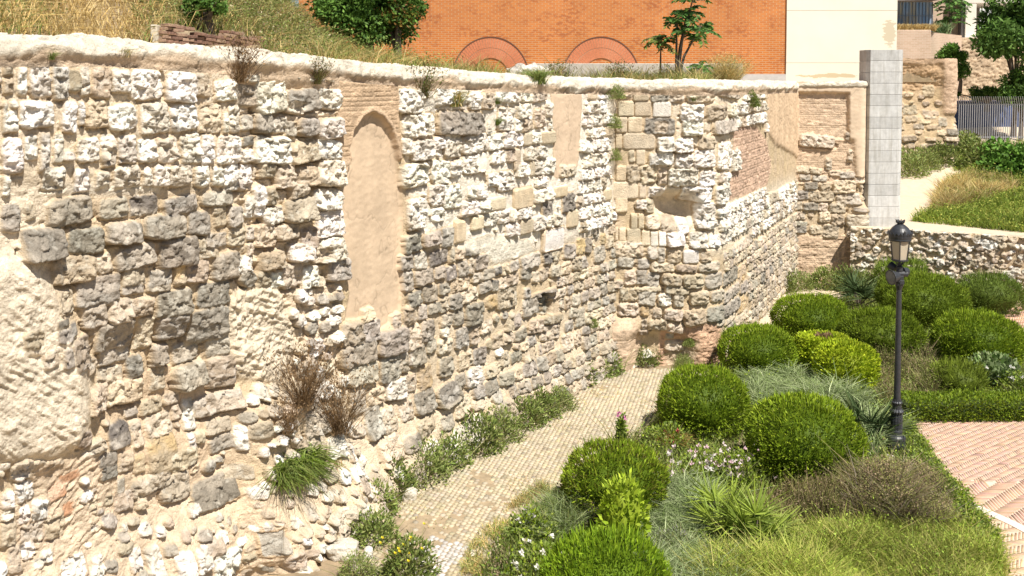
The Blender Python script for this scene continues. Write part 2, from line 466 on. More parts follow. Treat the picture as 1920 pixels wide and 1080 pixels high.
LW = Fld(dense([aS, a1+dirL*.25], [0, 0]), .0145, .0145, -.15, 7.15, 11)
NICHE = [(657,300),(655,280),(662,245),(677,220),(695,211),(715,220),(732,245),(742,280),(746,300),(755,375),(757,450),(756,545),(750,598),(712,622),(690,600),(650,602),(657,560),(657,540),(647,480),(644,380),(650,325)]
PANEL = [(1029,167),(1089,165),(1086,230),(1080,310),(1070,322),(1042,333),(1034,330),(1036,250)]
L1 = """W 55 245 95 360;W 100 228 183 365;W 186 240 250 372;T 245 255 285 345;W 285 238 322 360;T 335 250 408 368;W 410 255 478 345;W 478 255 597 372;W 612 262 724 382;T 715 268 778 360;W 790 295 890 378;T 0 225 40 280;T 0 290 40 355;
W 0 370 20 500;W 12 410 60 497;W 60 375 192 478;W 222 368 278 500;W 282 372 303 470;T 312 370 392 482;W 392 388 500 486;W 513 380 622 500;W 625 390 728 488;T 735 385 820 498;W 822 415 845 500;W 848 390 900 498;G 905 430 958 490;
W 0 510 75 655;W 78 500 130 600;W 135 490 178 645;W 190 495 225 610;W 225 560 262 600;W 275 515 365 610;W 368 500 420 625;W 428 500 500 612;W 505 515 580 608;W 580 510 655 605;W 662 498 742 612;W 745 500 790 615;W 800 503 910 615;G 915 510 960 550;W 915 560 958 610;
W 0 650 30 738;W 150 620 235 710;W 270 630 330 720;W 352 640 405 708;W 415 618 520 705;W 525 620 560 700;W 565 615 625 700;W 625 615 705 700;W 720 615 780 700;W 785 620 830 700;W 830 615 898 720;W 900 615 955 720;
G1 170 735 345 842;G 370 740 480 820;D 483 730 593 808;G 605 735 742 803;G1 750 715 875 772;T 88 755 133 825;G 0 760 72 872;G4 62 853 235 965;G1 248 850 388 950;G2 392 828 526 915;G2 530 803 695 893;G1 700 790 790 880;T 798 768 850 850;G 855 770 920 850;W 925 735 960 820;
T2 180 955 352 1060;T 356 950 422 1025;G1 424 918 582 1005;G2 588 888 732 998;T 735 890 765 945;T 768 870 853 930;T 855 850 930 925;G 930 848 960 905;G2 790 945 900 1050;T 740 935 818 968;O 650 982 695 1070;T 697 975 778 1062;G 553 1005 645 1078;T 455 1005 545 1078;G1 310 1030 450 1080;T 930 910 960 960;W 875 960 955 1030"""
L2 = """T 197 0 275 92;G1 278 -30 450 68;G 450 -20 540 25;G 545 -20 640 12;T1 302 50 398 150;T2 398 35 488 130;T 490 30 578 108;G2 583 5 720 105;G 735 -25 862 68;D 175 105 240 135;G 175 138 250 195;D 240 120 278 175;D1 200 205 245 288;T 55 140 130 215;T 245 180 335 295;T 335 148 360 180;G1 357 125 523 238;T 530 110 598 235;G2 600 95 703 195;G1 712 70 860 203;
T 122 222 182 282;T 312 268 375 320;G 380 230 515 290;T 375 300 490 370;G1 495 258 562 345;G2 590 212 655 300;G 668 205 772 285;G 795 185 865 260;G4 670 285 790 378;T2 800 255 883 375;T 590 300 645 395;T3 330 365 420 470;T3 420 355 485 450;T3 480 345 558 440;T 550 420 640 480;T 640 395 705 440;T2 738 395 905 470;T 565 475 668 560;G 487 455 540 490;W 705 415 750 535;T 668 440 705 500;D 405 505 500 602;T 500 495 550 600;W 705 540 735 600;T 735 535 770 580;T 770 490 865 545;G 780 550 865 610;W 863 505 895 600;T 895 480 960 545;
G 362 615 440 668;G 370 660 440 715;T 440 610 500 690;O 505 620 545 690;O 555 550 670 690;T1 480 695 640 765;T1 600 690 710 795;D 435 705 465 770;T 425 755 500 830;T 500 755 545 825;G1 705 700 865 805;T 820 650 905 705;T 630 600 740 680;W 680 800 730 840;G 870 850 940 940;W 440 870 465 900;
W 30 640 108 715;W 52 720 122 800;W 0 760 50 825;W 0 820 50 870;W 60 815 110 880;W 110 785 183 865;T 0 870 60 970;T 65 865 170 950;R 165 720 245 790;R 205 685 300 725;R 225 800 280 850;T 160 840 240 930;T 20 960 75 1060;T 330 740 380 755;T 385 770 425 815;W 660 930 715 1020;W 740 880 790 925;W 725 940 830 1050;W 590 950 655 1050;W 510 940 560 1060;W 450 960 500 1040;G 565 935 610 975;T 700 905 770 965;W 200 990 300 1080"""
L3 = """W2 0 300 125 425;G3 125 330 235 420;W1 240 330 322 410;W 125 375 190 430;G2 0 425 65 500;W 65 440 130 500;G 115 455 165 515;G3 165 440 240 512;W2 240 440 325 520;W3 0 510 130 615;T3 130 530 245 612;W1 235 520 325 600;T2 15 605 75 670;T3 75 615 150 705;T2 155 620 240 700;W2 235 600 335 700;W1 0 690 45 820;T2 40 700 80 775;T3 130 685 200 740;T4 110 740 220 830;W2 215 705 320 790;W2 30 775 110 840;W2 230 790 330 890;T3 0 840 80 930;T3 75 835 165 900;T2 165 850 235 935;W2 240 890 330 980;T3 20 940 115 1010;W3 125 910 215 980;T 215 925 285 985;G2 270 965 350 1055;T2 105 985 180 1080;W1 180 1000 240 1080;T1 15 1010 60 1080;W 60 1020 110 1080;
W1 528 332 620 425;W 545 425 665 512;G3 675 415 840 505;W 787 340 840 410;T 840 345 890 410;W 900 400 960 490;W 545 515 580 580;W1 580 520 655 600;W 660 510 700 560;W 700 500 760 590;W1 765 500 860 575;W 860 500 920 560;W1 920 490 960 555;W1 540 610 640 700;W 650 600 720 690;W 720 600 765 660;W 765 580 860 650;W 900 640 960 715;W 860 645 905 700;W2 560 740 630 860;W 640 690 700 770;W 700 690 760 780;Q 738 825 775 910;X 820 570 860 640"""
L4 = """T 400 75 440 125;T 510 95 540 150;T1 320 125 398 215;G 398 120 465 200;G2 320 205 450 290;G2 455 150 560 250;G1 338 275 455 360;D1 465 250 540 350;T 530 240 570 305;D 573 208 630 290;T 560 60 600 120;W2 485 340 560 418;T 545 320 600 390;T 412 370 480 438;G 350 360 410 470;G1 395 440 458 550;T 455 445 510 540;T 525 425 580 490;G1 585 380 662 463;G2 670 350 760 432;T 730 400 790 480;T 575 480 650 540;W2 200 525 272 603;T1 40 410 120 450;T1 120 425 230 530;T1 420 545 512 640;W1 578 560 645 610;W3 650 540 740 630;W3 700 490 820 580;T2 830 420 930 500;T 120 520 200 600;W1 250 620 340 665;G1 148 885 285 975;T1 145 760 220 850;W 255 870 290 960"""
L5 = """D1 22 55 118 170;G1 125 40 235 125;D 237 15 305 140;T 325 110 375 210;D 378 103 462 190;G 80 165 158 270;D 160 150 285 245;T 290 135 318 235;G 0 180 75 275;G 440 175 520 270;G 15 275 75 405;G1 82 262 195 365;G 200 250 262 330;D 262 245 335 335;G 340 215 402 310;T 402 195 440 300;D1 40 395 125 490;G 130 365 220 465;D 225 345 285 420;T 295 318 415 400;T 430 285 485 350;G 485 262 550 330;D 555 245 598 305;T 600 235 650 305;G 650 215 705 280;G 712 175 830 262;T1 10 490 80 605;G 100 475 155 570;G 158 465 240 530;T 235 430 285 525;G 285 410 365 510;T 362 385 465 465;G 465 335 540 410;D 540 325 578 405;T 578 320 630 390;T 625 295 705 365;G 710 255 780 330;D 850 170 900 240;D 970 115 1045 210;O 1055 85 1093 178;D 1097 78 1142 170;G 1150 130 1215 220;O 1190 55 1222 120;
T1 35 590 115 750;G 118 565 205 700;G1 240 530 305 610;D 310 490 375 605;G1 380 465 490 600;T 575 370 695 500;O 515 420 575 505;G 325 610 410 740;T 410 590 470 720;T 475 565 545 650;G1 60 715 145 845;G 150 680 215 770;T 220 675 310 770;T1 0 770 50 885;O 110 835 190 980;G 225 790 315 905;T 345 760 430 860;G 430 730 510 835;T 545 650 610 740;G1 205 940 330 1060;G 315 885 375 960;W1 385 850 480 960;T 570 760 650 850;G 650 750 720 820;T 720 735 800 810;X 660 120 705 200;G2 770 395 925 420;G 725 430 820 545;T 890 385 990 440;T2 760 560 845 650;G 1040 500 1095 610;T2 845 540 960 590;T 830 600 950 690;T 950 650 1020 750;T 1020 635 1070 720"""
# base zones behind the stones
LW.bulk([(-700, 60), (445, 60), (445, 345), (-700, 345)], .05, 5)
LW.bulk([(-700, 470), (60, 480), (105, 560), (150, 690), (168, 770), (140, 838), (60, 862), (-700, 880)], .19, 8)
LW.bulk([(455, 745), (560, 735), (615, 790), (650, 900), (690, 1300), (430, 1300), (440, 850)], .32, 9)
LW.bulk([(190, 640), (290, 600), (410, 620), (430, 770), (300, 830), (180, 790)], -.16, 9)
LW.bulk([(430, 120), (640, 120), (640, 700), (560, 730), (450, 600)], -.06, 10)
LW.bulk([(765, 170), (1130, 170), (1130, 430), (920, 490), (765, 440)], .03, 6)
LW.B += sstep(1.5, 0.0, LW.ZZ)*(.30*sstep(1500, 1000, LW.PX)+.45*sstep(820, 660, LW.PX))*(.7+.5*fbm(LW.SS*1.3, LW.ZZ*1.3, 3, 5))
LW.H += blur(inpoly(LW.PX, LW.PY, [(430, 120), (640, 120), (640, 760), (450, 680)]), 4)*(LW.rg*.07-.02)
# cream lumpy render at far left, and the pale band under the white blocks
CREAM = (.72, .61, .47)
pz = [(-700, 460), (45, 455), (85, 500), (95, 560), (135, 640), (165, 700), (172, 770), (135, 835), (60, 858), (-700, 875)]
LW.patch(pz, .0, (.76, .66, .52), .020, None, var=.17, r=7, strata=.75, strata_amp=.034)
LW.rubble(pz, 34, (.26, .06), 'TWT', 15, k=-1.2, occ_ok=.3)
LW.rubble([(40, 800), (150, 760), (190, 850), (60, 900), (-700, 900), (-700, 850)], 120, (.3, .1), 'TWT', 16, k=.5, occ_ok=.3)
LW.patch([(-700, 350), (20, 345), (90, 345), (105, 430), (30, 470), (-700, 470)], .01, (.76, .65, .50), .02, None, r=3)
LW.occ[:] = LW.occ & ~inpoly(LW.PX, LW.PY, [(-700, 300), (0, 300), (110, 360), (110, 480), (0, 480), (-700, 480)])
LW.patch([(90, 343), (300, 345), (300, 362), (90, 365)], .02, (.78, .70, .58), .01, None, r=2, occ=False)
LW.patch([(430, 560), (520, 520), (560, 640), (520, 720), (440, 700), (425, 620)], .03, (.70, .60, .46), .05, None, r=3, strata=.4)
# tilted strata of the rubble core, bottom left
LW.patch([(60, 870), (170, 850), (330, 930), (345, 990), (250, 1090), (180, 1300), (0, 1300), (20, 960)], .03, (.64, .50, .36), .03, None, r=3, strata=-.55, occ=False, var=.15)
LW.patch([(200, 700), (330, 690), (420, 730), (420, 1300), (200, 1300)], .0, (.60, .46, .32), .02, None, r=8, occ=False)
LW.patch([(400, 900), (480, 880), (480, 1300), (380, 1300)], .04, (.58, .43, .28), .04, None, r=8, occ=False, var=.2)
# niche: brick surround, arch ring, plaster infill
LW.patch([(636, 152), (744, 150), (748, 230), (753, 296), (747, 303), (735, 290), (720, 235), (695, 215), (672, 232), (660, 290), (657, 305), (636, 305), (632, 290)], .035, (.58, .42, .28), .006, 2, brick=.075)
LW.patch([(632, 300), (657, 300), (653, 330), (646, 342), (636, 330)], .06, (.56, .42, .29), .02, None)
arch = [(654, 306), (652, 282), (659, 245), (672, 216), (695, 199), (718, 210), (736, 236), (748, 280), (751, 300)]
ring = arch+[(744, 300), (740, 282), (730, 248), (714, 222), (695, 212), (678, 222), (664, 248), (658, 282), (661, 306)]
LW.patch(ring, .065, (.60, .44, .30), .004, 2, brick=0, r=1)
LW.patch(NICHE, -.055, (.60, .46, .325), .005, 1, r=1, var=.07)
LW.patch(PANEL, .012, (.63, .485, .35), .005, 3, r=1, var=.05)
LW.occ |= inpoly(LW.PX, LW.PY, [(628, 150), (752, 150), (758, 300), (764, 450), (758, 600), (700, 606), (644, 606), (636, 400)])
LW.trace(L1, 0, 0, 2); LW.trace(L2, 0, 540, 2); LW.trace(L3, 480, 0, 2); LW.trace(L4, 480, 540, 2)
LW.trace(L5, 750, 420, 3.1756)
LW.trace('Q 108 852 190 940;X 110 852 190 938;Q 0 702 72 780;X 0 905 20 970;T 78 405 115 478;O 240 895 270 955;D 182 722 228 795;D 108 750 145 812;Q 0 555 22 640;Q 200 785 240 850;T 170 615 198 665;T 198 615 232 660;T 350 560 375 600', 960, 0, 2)
LW.patch([(840, 460), (915, 440), (990, 450), (1000, 472), (925, 497), (905, 470)], .01, (.80, .74, .62), .012, None, r=2, var=.06)
# square drain hole
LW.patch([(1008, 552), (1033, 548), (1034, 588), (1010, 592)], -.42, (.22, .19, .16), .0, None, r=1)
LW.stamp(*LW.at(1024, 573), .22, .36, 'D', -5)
# paler lime mortar between the white blocks on the right, and along the rubble foot
for pp, cl_, am in (([(755, 150), (1150, 150), (1150, 440), (1040, 460), (920, 500), (770, 440)], (.83, .76, .65), .92), ([(-700, 100), (640, 120), (640, 360), (-700, 360)], (.78, .68, .54), .62), ([(600, 620), (1170, 560), (1170, 740), (700, 1100), (560, 1100)], (.74, .62, .47), .6), ([(420, 130), (645, 150), (650, 640), (560, 740), (440, 640)], (.72, .60, .46), .6), ([(-700, 860), (700, 900), (700, 1300), (-700, 1300)], (.72, .59, .44), .5)):
    mk_ = (blur(inpoly(LW.PX, LW.PY, pp), 9)*am*(1-LW.occ))[..., None]; LW.col = LW.col*(1-mk_)+np.array(cl_)*(1+.1*LW.cn2[..., None])*mk_
# rows between the traced blocks
LW.courses([(-700, 100), (640, 125), (640, 350), (-700, 350)], .30, (.18, .42), 'WWWT', 1, occ_ok=.16)
LW.courses([(755, 160), (1140, 165), (1150, 432), (1040, 455), (990, 462), (900, 490), (900, 440), (765, 437)], .30, (.22, .58), 'WWWWWWTQ', 2, k=.2, occ_ok=.2)
LW.courses([(760, 430), (1150, 430), (1165, 700), (1000, 760), (860, 800), (690, 850), (640, 700), (640, 600), (758, 600)], .255, (.22, .52), 'GGTTTG', 3, occ_ok=.15)
LW.courses([(-700, 360), (60, 360), (90, 620), (-700, 470)], .27, (.3, .6), 'GTT', 5, occ_ok=.2)
LW.courses([(95, 370), (430, 370), (440, 700), (180, 690)], .26, (.2, .45), 'GTT', 6, occ_ok=.10)
LW.rubble([(430, 150), (640, 150), (640, 730), (600, 800), (450, 720)], 420, (.36, .14), 'WWTTG', 7, k=1.6, occ_ok=.25)
LW.rubble([(600, 600), (1150, 560), (1170, 720), (1000, 800), (900, 830), (700, 1000), (560, 1100), (560, 800)], 500, (.40, .12), 'WTTTG', 8, k=.6, occ_ok=.22)
LW.rubble([(-700, 860), (60, 860), (120, 1300), (-700, 1300)], 600, (.34, .12), 'WWTR', 9, k=.3, occ_ok=.2)
LW.rubble([(180, 680), (460, 700), (460, 1300), (100, 1300)], 420, (.26, .07), 'TTWG', 10, k=.2, occ_ok=.10)
LW.rubble([(440, 735), (620, 735), (690, 900), (700, 1300), (430, 1300)], 420, (.30, .08), 'TWTW', 13, k=.8, occ_ok=.2)
LW.rubble([(380, 960), (700, 960), (700, 1300), (380, 1300)], 300, (.3, .09), 'WTT', 12, k=.2, occ_ok=.2)
LW.rubble([(-700, 100), (1150, 120), (1150, 600), (-700, 600)], 260, (.12, .05), 'WTW', 14, occ_ok=.02)
WN = {0: ('wall_face', M['rock']), 1: ('niche_plaster', M['plaster']), 2: ('brick_arch', M['rock']), 3: ('plaster_panel', M['plaster']), 4: ('dressed_blocks', M['rock'])}
for o in LW.build(wall, WN).values(): under(o)

# projecting tower: frontal face, rounded corner, receding flank
TW = Fld(dense([a1+Vector((-.35, .0, 0)), bT, cT+(cT-bT).normalized()*.3], [0, .5, 0]), .019, .019, -.15, 6.8, 23)
TW.bulk([(1215, 320), (1300, 330), (1310, 430), (1225, 420)], -.10, 7)
TW.bulk([(1230, 366), (1306, 372), (1304, 408), (1262, 412), (1236, 398)], -.50, 5)
TW.bulk([(1100, 110), (1480, 110), (1480, 165), (1100, 165)], -.04, 4)
TW.bulk([(1100, 455), (1600, 455), (1600, 800), (1100, 800)], .06, 4)
TW.bulk([(1180, 625), (1240, 620), (1300, 640), (1300, 760), (1180, 760)], -.22, 6)
TW.bulk([(1130, 600), (1190, 600), (1180, 720), (1130, 720)], .25, 6)
TW.patch([(1434, 165), (1500, 140), (1500, 300), (1480, 285), (1452, 270), (1440, 250), (1437, 215)], .05, (.62, .46, .31), .012, 3, r=2, var=.10)
TW.patch([(1374, 237), (1418, 238), (1436, 262), (1446, 300), (1440, 345), (1400, 366), (1362, 375), (1366, 345), (1376, 300)], .0, (.60, .42, .31), .018, 2, brick=.07, var=.14)
TW.patch([(1140, 600), (1185, 592), (1205, 640), (1185, 700), (1130, 700), (1130, 620)], .03, (.60, .45, .32), .02, 2, brick=.08)
TW.patch([(1240, 620), (1345, 600), (1355, 690), (1280, 700), (1235, 690)], .0, (.62, .40, .27), .03, 2, brick=.075, var=.2)
TW.patch([(1255, 640), (1310, 640), (1300, 700), (1250, 700)], -.03, (.62, .49, .35), .03, None, r=3)
Q1 = """Q 453 318 515 380;Q 397 378 460 437;Q 460 378 525 437;X 527 380 598 440;Q 388 437 435 498;Q 435 437 490 498;Q 386 498 416 560;Q 416 498 540 560;Q 465 560 503 620;Q 390 620 430 680;Q 365 680 475 745;Q 475 682 507 745;Q 386 738 435 797;Q 443 800 473 860;Q 473 800 498 860;Q 384 850 402 905;Q 402 852 428 905;Q 430 855 485 910;Q 485 862 518 920;X 518 865 548 922;X 550 867 580 922"""
TW.trace(Q1, 960, 0, 2)
TW.trace("""T 387 320 450 365;G 520 322 590 385;T 590 325 650 385;T 655 330 760 385;T 765 335 850 370;G 495 440 615 505;W1 633 390 720 455;W 640 450 720 510;T 730 390 800 450;G1 755 445 835 500;W2 545 510 610 570;W1 610 515 680 572;W 510 570 610 620;W 612 575 680 630;T 430 615 480 688;T 480 615 548 688;T 550 630 585 695;W 588 630 700 700;W1 640 700 750 760;W 705 640 760 700;W1 690 760 760 860;W2 580 870 650 920;W1 665 870 730 930;T 500 745 540 800;T 500 805 560 860;T 560 810 620 870;W1 620 820 665 880;W 820 560 850 640;W 770 530 820 640;W1 760 690 810 760;W 680 560 760 630;T 700 510 760 560;T 340 380 390 430;T 345 560 385 620;T 440 560 462 610;T 530 450 590 500""", 960, 0, 2)
TW.trace("""T 200 120 410 235;G 432 155 505 255;G 508 160 565 272;T 580 175 685 275;X 690 180 810 278;T 815 190 885 270;D1 215 230 345 310;G 365 245 455 318;T1 460 270 630 340;T1 635 285 800 345;G 800 270 935 340;T 265 325 355 440;G 358 320 432 435;G 430 340 525 450;T2 535 350 690 440;T1 690 355 840 460;G 845 350 955 460;G 960 320 1070 420;T1 330 445 540 485;T1 560 440 740 500;T 235 455 300 550;T 300 455 365 550;G1 370 470 500 580;W 510 490 610 585;G 625 490 700 595;T1 740 480 870 580;G 880 475 965 560;G 965 450 1080 530;D 1090 410 1140 490;O 1075 280 1130 410;T1 215 560 370 655;O 382 585 450 660;T 475 595 540 675;T2 548 605 690 690;T2 690 610 850 725;G1 850 590 960 700;G 960 550 1080 640;O 1070 510 1140 620;T1 440 680 580 770;T 390 680 435 760;T1 580 715 700 785;T2 370 760 455 805;T 920 690 975 730;T 975 660 1050 700;T 1040 640 1150 700;G 980 710 1050 760;G 570 790 640 840;T 575 850 720 930""", 1100, 420, 3.857)
mk_ = (blur(inpoly(TW.PX, TW.PY, [(1215, 150), (1440, 150), (1370, 240), (1360, 380), (1490, 330), (1490, 400), (1330, 480), (1215, 455)]), 8)*.7*(1-TW.occ))[..., None]; TW.col = TW.col*(1-mk_)+np.array((.78, .69, .55))*mk_
TW.occ |= inpoly(TW.PX, TW.PY, [(1230, 368), (1304, 374), (1302, 406), (1240, 400)])
TW.courses([(1130, 150), (1440, 150), (1440, 240), (1370, 240), (1360, 380), (1490, 340), (1490, 400), (1330, 470), (1130, 455)], .30, (.22, .5), 'WWWWT', 31, k=.5, occ_ok=.2)
TW.courses([(1130, 440), (1330, 462), (1490, 330), (1520, 540), (1390, 620), (1200, 640), (1130, 600)], .25, (.22, .5), 'TTTG', 32, occ_ok=.15)
TW.rubble([(1340, 600), (1480, 500), (1500, 560), (1350, 700)], 120, (.3, .1), 'TW', 33, occ_ok=.25)
TW.rubble([(1130, 660), (1340, 660), (1340, 720), (1130, 720)], 60, (.3, .12), 'TTW', 34, occ_ok=.4)
TN = {0: ('tower_face', M['rock']), 2: ('brick_repair', M['rock']), 3: ('plaster_band', M['plaster']), 4: ('corner_quoins', M['rock'])}
for o in TW.build(wall, TN).values(): under(o)

# end pier with the framed brick panel
PR = Fld(dense([cT+Vector((-.3, .0, 0)), dT, dT+Vector((.75, 2.2, 0))], [0, .12, 0]), .022, .022, -.15, 6.8, 37)
PR.patch([(1470, 140), (1660, 140), (1660, 345), (1470, 345)], .10, (.66, .52, .38), .006, 3, r=1, var=.05)
PR.patch([(1496, 173), (1590, 174), (1590, 262), (1496, 262)], -.03, (.66, .50, .36), .012, 2, brick=.07, var=.1, r=1)
PR.patch([(1480, 262), (1600, 262), (1604, 345), (1480, 345)], .0, (.65, .49, .35), .012, 2, brick=.07, r=2)
PR.patch([(1480, 440), (1600, 440), (1640, 560), (1480, 560)], .03, (.64, .475, .335), .022, 2, brick=.07, r=3, var=.12)
PR.bulk([(1600, 380), (1700, 380), (1760, 600), (1630, 600)], .22, 8)
PR.occ[:] = (PR.PY < 262) | (PR.PY > 440)
PR.trace("""T2 405 290 580 350;T 628 275 650 318;T 370 445 520 475;G 405 480 465 510;G 470 485 545 515;G 430 515 500 555;T 505 520 560 560;T2 570 505 680 572;G 390 555 455 605;T 455 560 580 612;T 585 575 650 625;G 425 615 500 655;T 500 615 550 660;T1 553 620 635 668;G 640 570 700 625;G1 630 670 715 730;T1 500 660 560 712;T1 560 670 628 728;T 378 660 442 700;G 385 725 445 765;T 455 725 520 770;T 520 720 600 790;T 535 400 570 460;T 640 360 665 420;G 600 465 680 500;T1 635 730 680 790;G2 735 835 785 885;T 390 785 410 815;T 380 610 425 655;G 380 705 450 728""", 1340, 140, 2.571)
PR.courses([(1480, 318), (1680, 318), (1680, 450), (1480, 440)], .2, (.2, .45), 'TTG', 41, occ_ok=.15)
PR.rubble([(1600, 400), (1700, 400), (1760, 560), (1600, 560)], 150, (.34, .12), 'TTW', 42, k=.5, occ_ok=.25)
PN = {0: ('pier_face', M['rock']), 2: ('brick_panel', M['rock']), 3: ('plaster_frame', M['plaster'])}
for o in PR.build(wall, PN, topcut=-.02).values(): under(o)

# mortar coping swept along the wall top
def coping(plan, name, prof, seed, tan=.45, ds=.03):
    seg = np.linalg.norm(np.diff(plan, axis=0), axis=1); cum = np.concatenate([[0], np.cumsum(seg)])
    S_ = np.linspace(0, cum[-1], int(cum[-1]/ds)); X = np.interp(S_, cum, plan[:, 0]); Y = np.interp(S_, cum, plan[:, 1])
    tx = np.convolve(np.pad(np.gradient(X), 12, mode='edge'), np.ones(25)/25, 'valid'); ty = np.convolve(np.pad(np.gradient(Y), 12, mode='edge'), np.ones(25)/25, 'valid')
    l = np.hypot(tx, ty); nx, ny = ty/l, -tx/l
    pr = np.array(prof); d = np.concatenate([[0], np.cumsum(np.linalg.norm(np.diff(pr, axis=0), axis=1))])
    vv = np.linspace(0, d[-1], int(d[-1]/.025)); po = np.interp(vv, d, pr[:, 0]); pz_ = np.interp(vv, d, pr[:, 1])
    SS, VV = np.meshgrid(S_, vv); PO = po[:, None]+0*SS; PZ = pz_[:, None]+0*SS
    n1 = fbm(SS*1.6, VV*3, 5, seed); n2 = fbm(SS*9, VV*12, 4, seed+3, True); w = fbm(SS*.9, VV*0, 3, seed+5)
    crack = sstep(.965, 1.0, 1-np.abs(fbm(SS*1.3, VV*2.2, 4, seed+9))*1.0)
    edge = w*.10+n1*.10                                              # ragged boundary between cream mortar and tan face
    isface = sstep(-.02, .03, -(PZ+.185)+edge)
    n3 = fbm(SS*26, VV*26, 3, seed+21)
    D = n1*.065+n2*.046+n3*.018-crack*.04-isface*(.045+.03*n2)
    zt = ztop_xy(X, Y)
    V = np.stack([X+nx*(PO+D*.8), Y+ny*(PO+D*.8), zt[None, :]+PZ+D*.6], -1).reshape(-1, 3)
    cr = np.array((.68, .61, .50))[None, None]*(1+.20*n1+.10*n2)[..., None]
    fc = np.array((.62, .48, .345))[None, None]*(1+.18*n1+.12*n2)[..., None]
    col = cr*(1-isface[..., None])+fc*isface[..., None]
    col = col*(1-.45*crack[..., None])
    nz, ns = SS.shape; idx = np.arange(nz*ns).reshape(nz, ns)
    Q = np.stack([idx[:-1, :-1], idx[:-1, 1:], idx[1:, 1:], idx[1:, :-1]], -1)
    return under(obj(name, mesh_np(name, V, Q, M['rock'], np.clip(col, .02, .9).reshape(-1, 3), True), wall))
cprof = [(-.12, -.60), (-.02, -.46), (.03, -.36), (.045, -.26), (.075, -.19), (.06, -.14), (.0, -.05), (-.07, .0), (-.35, .02), (-.85, -.12)]
coping(dense([aS, a1, a1+Vector((.02, 0, 0)), bT, cT], [0, 0, 0, .9, 0]), 'mortar_coping', cprof, 61)
coping(dense([cT+Vector((-.1, 0, 0)), dT+Vector((0, 0, 0)), dT+Vector((.75, 2.2, 0))], [0, .1, 0]), 'pier_cap', [(.11, -.16), (.14, -.12), (.14, -.02), (.08, .01), (-.6, .01), (-.7, -.3)], 62)

# ------------------------------------------------------------------ ground, path, paving
def sheet(name, pts, z, mat, kind='structure', sub=None):
    me = bpy.data.meshes.new(name); me.from_pydata([(p[0], p[1], z) for p in pts], [], [list(range(len(pts)))]); me.materials.append(mat)
    return tag(obj(name, me), kind=kind)
M['soil'] = plain('dry_soil', (.30, .225, .14), .95, .35, 3, .6, 25, dist=.03)
M['sand'] = plain('sandy_gravel', (.60, .49, .36), .95, .13, 5, .6, 45, dist=.01)
sheet('ground', [(-120, -20), (140, -20), (140, 200), (-120, 200)], -.03, M['soil'])
# planting bed outline on the path side, in ground coordinates through the photograph's ground plane
bedL = [(868, 1160), (905, 1080), (935, 1010), (985, 975), (1040, 935), (1090, 880), (1150, 845), (1200, 815), (1225, 790), (1235, 745), (1262, 720), (1300, 712), (1352, 708), (1385, 680), (1425, 630), (1450, 605), (1480, 580), (1540, 566), (1600, 552), (1640, 540)]
wallfoot = [(640, 1160), (660, 1010), (720, 950), (830, 880), (930, 810), (1010, 740), (1100, 705), (1150, 692), (1338, 690), (1400, 610), (1490, 533), (1620, 533), (1640, 535)]
path = [G(*p) for p in wallfoot]+[G(*p) for p in bedL[::-1]]
M['pjoint'] = plain('sett_joint', (.34, .26, .165), .95, .3, 5, .6, 45, dist=.01)
sheet('path_bed', path, -.012, M['pjoint'])
sheet('far_path_sand', [G(*p) for p in [(1352, 676), (1400, 604), (1494, 528), (1625, 529), (1648, 540), (1600, 560), (1540, 572), (1490, 588), (1452, 612), (1430, 632), (1388, 684)]], -.004, M['sand'])
bed2 = [(p.x, p.y) for p in path]
rngp = np.random.default_rng(5)
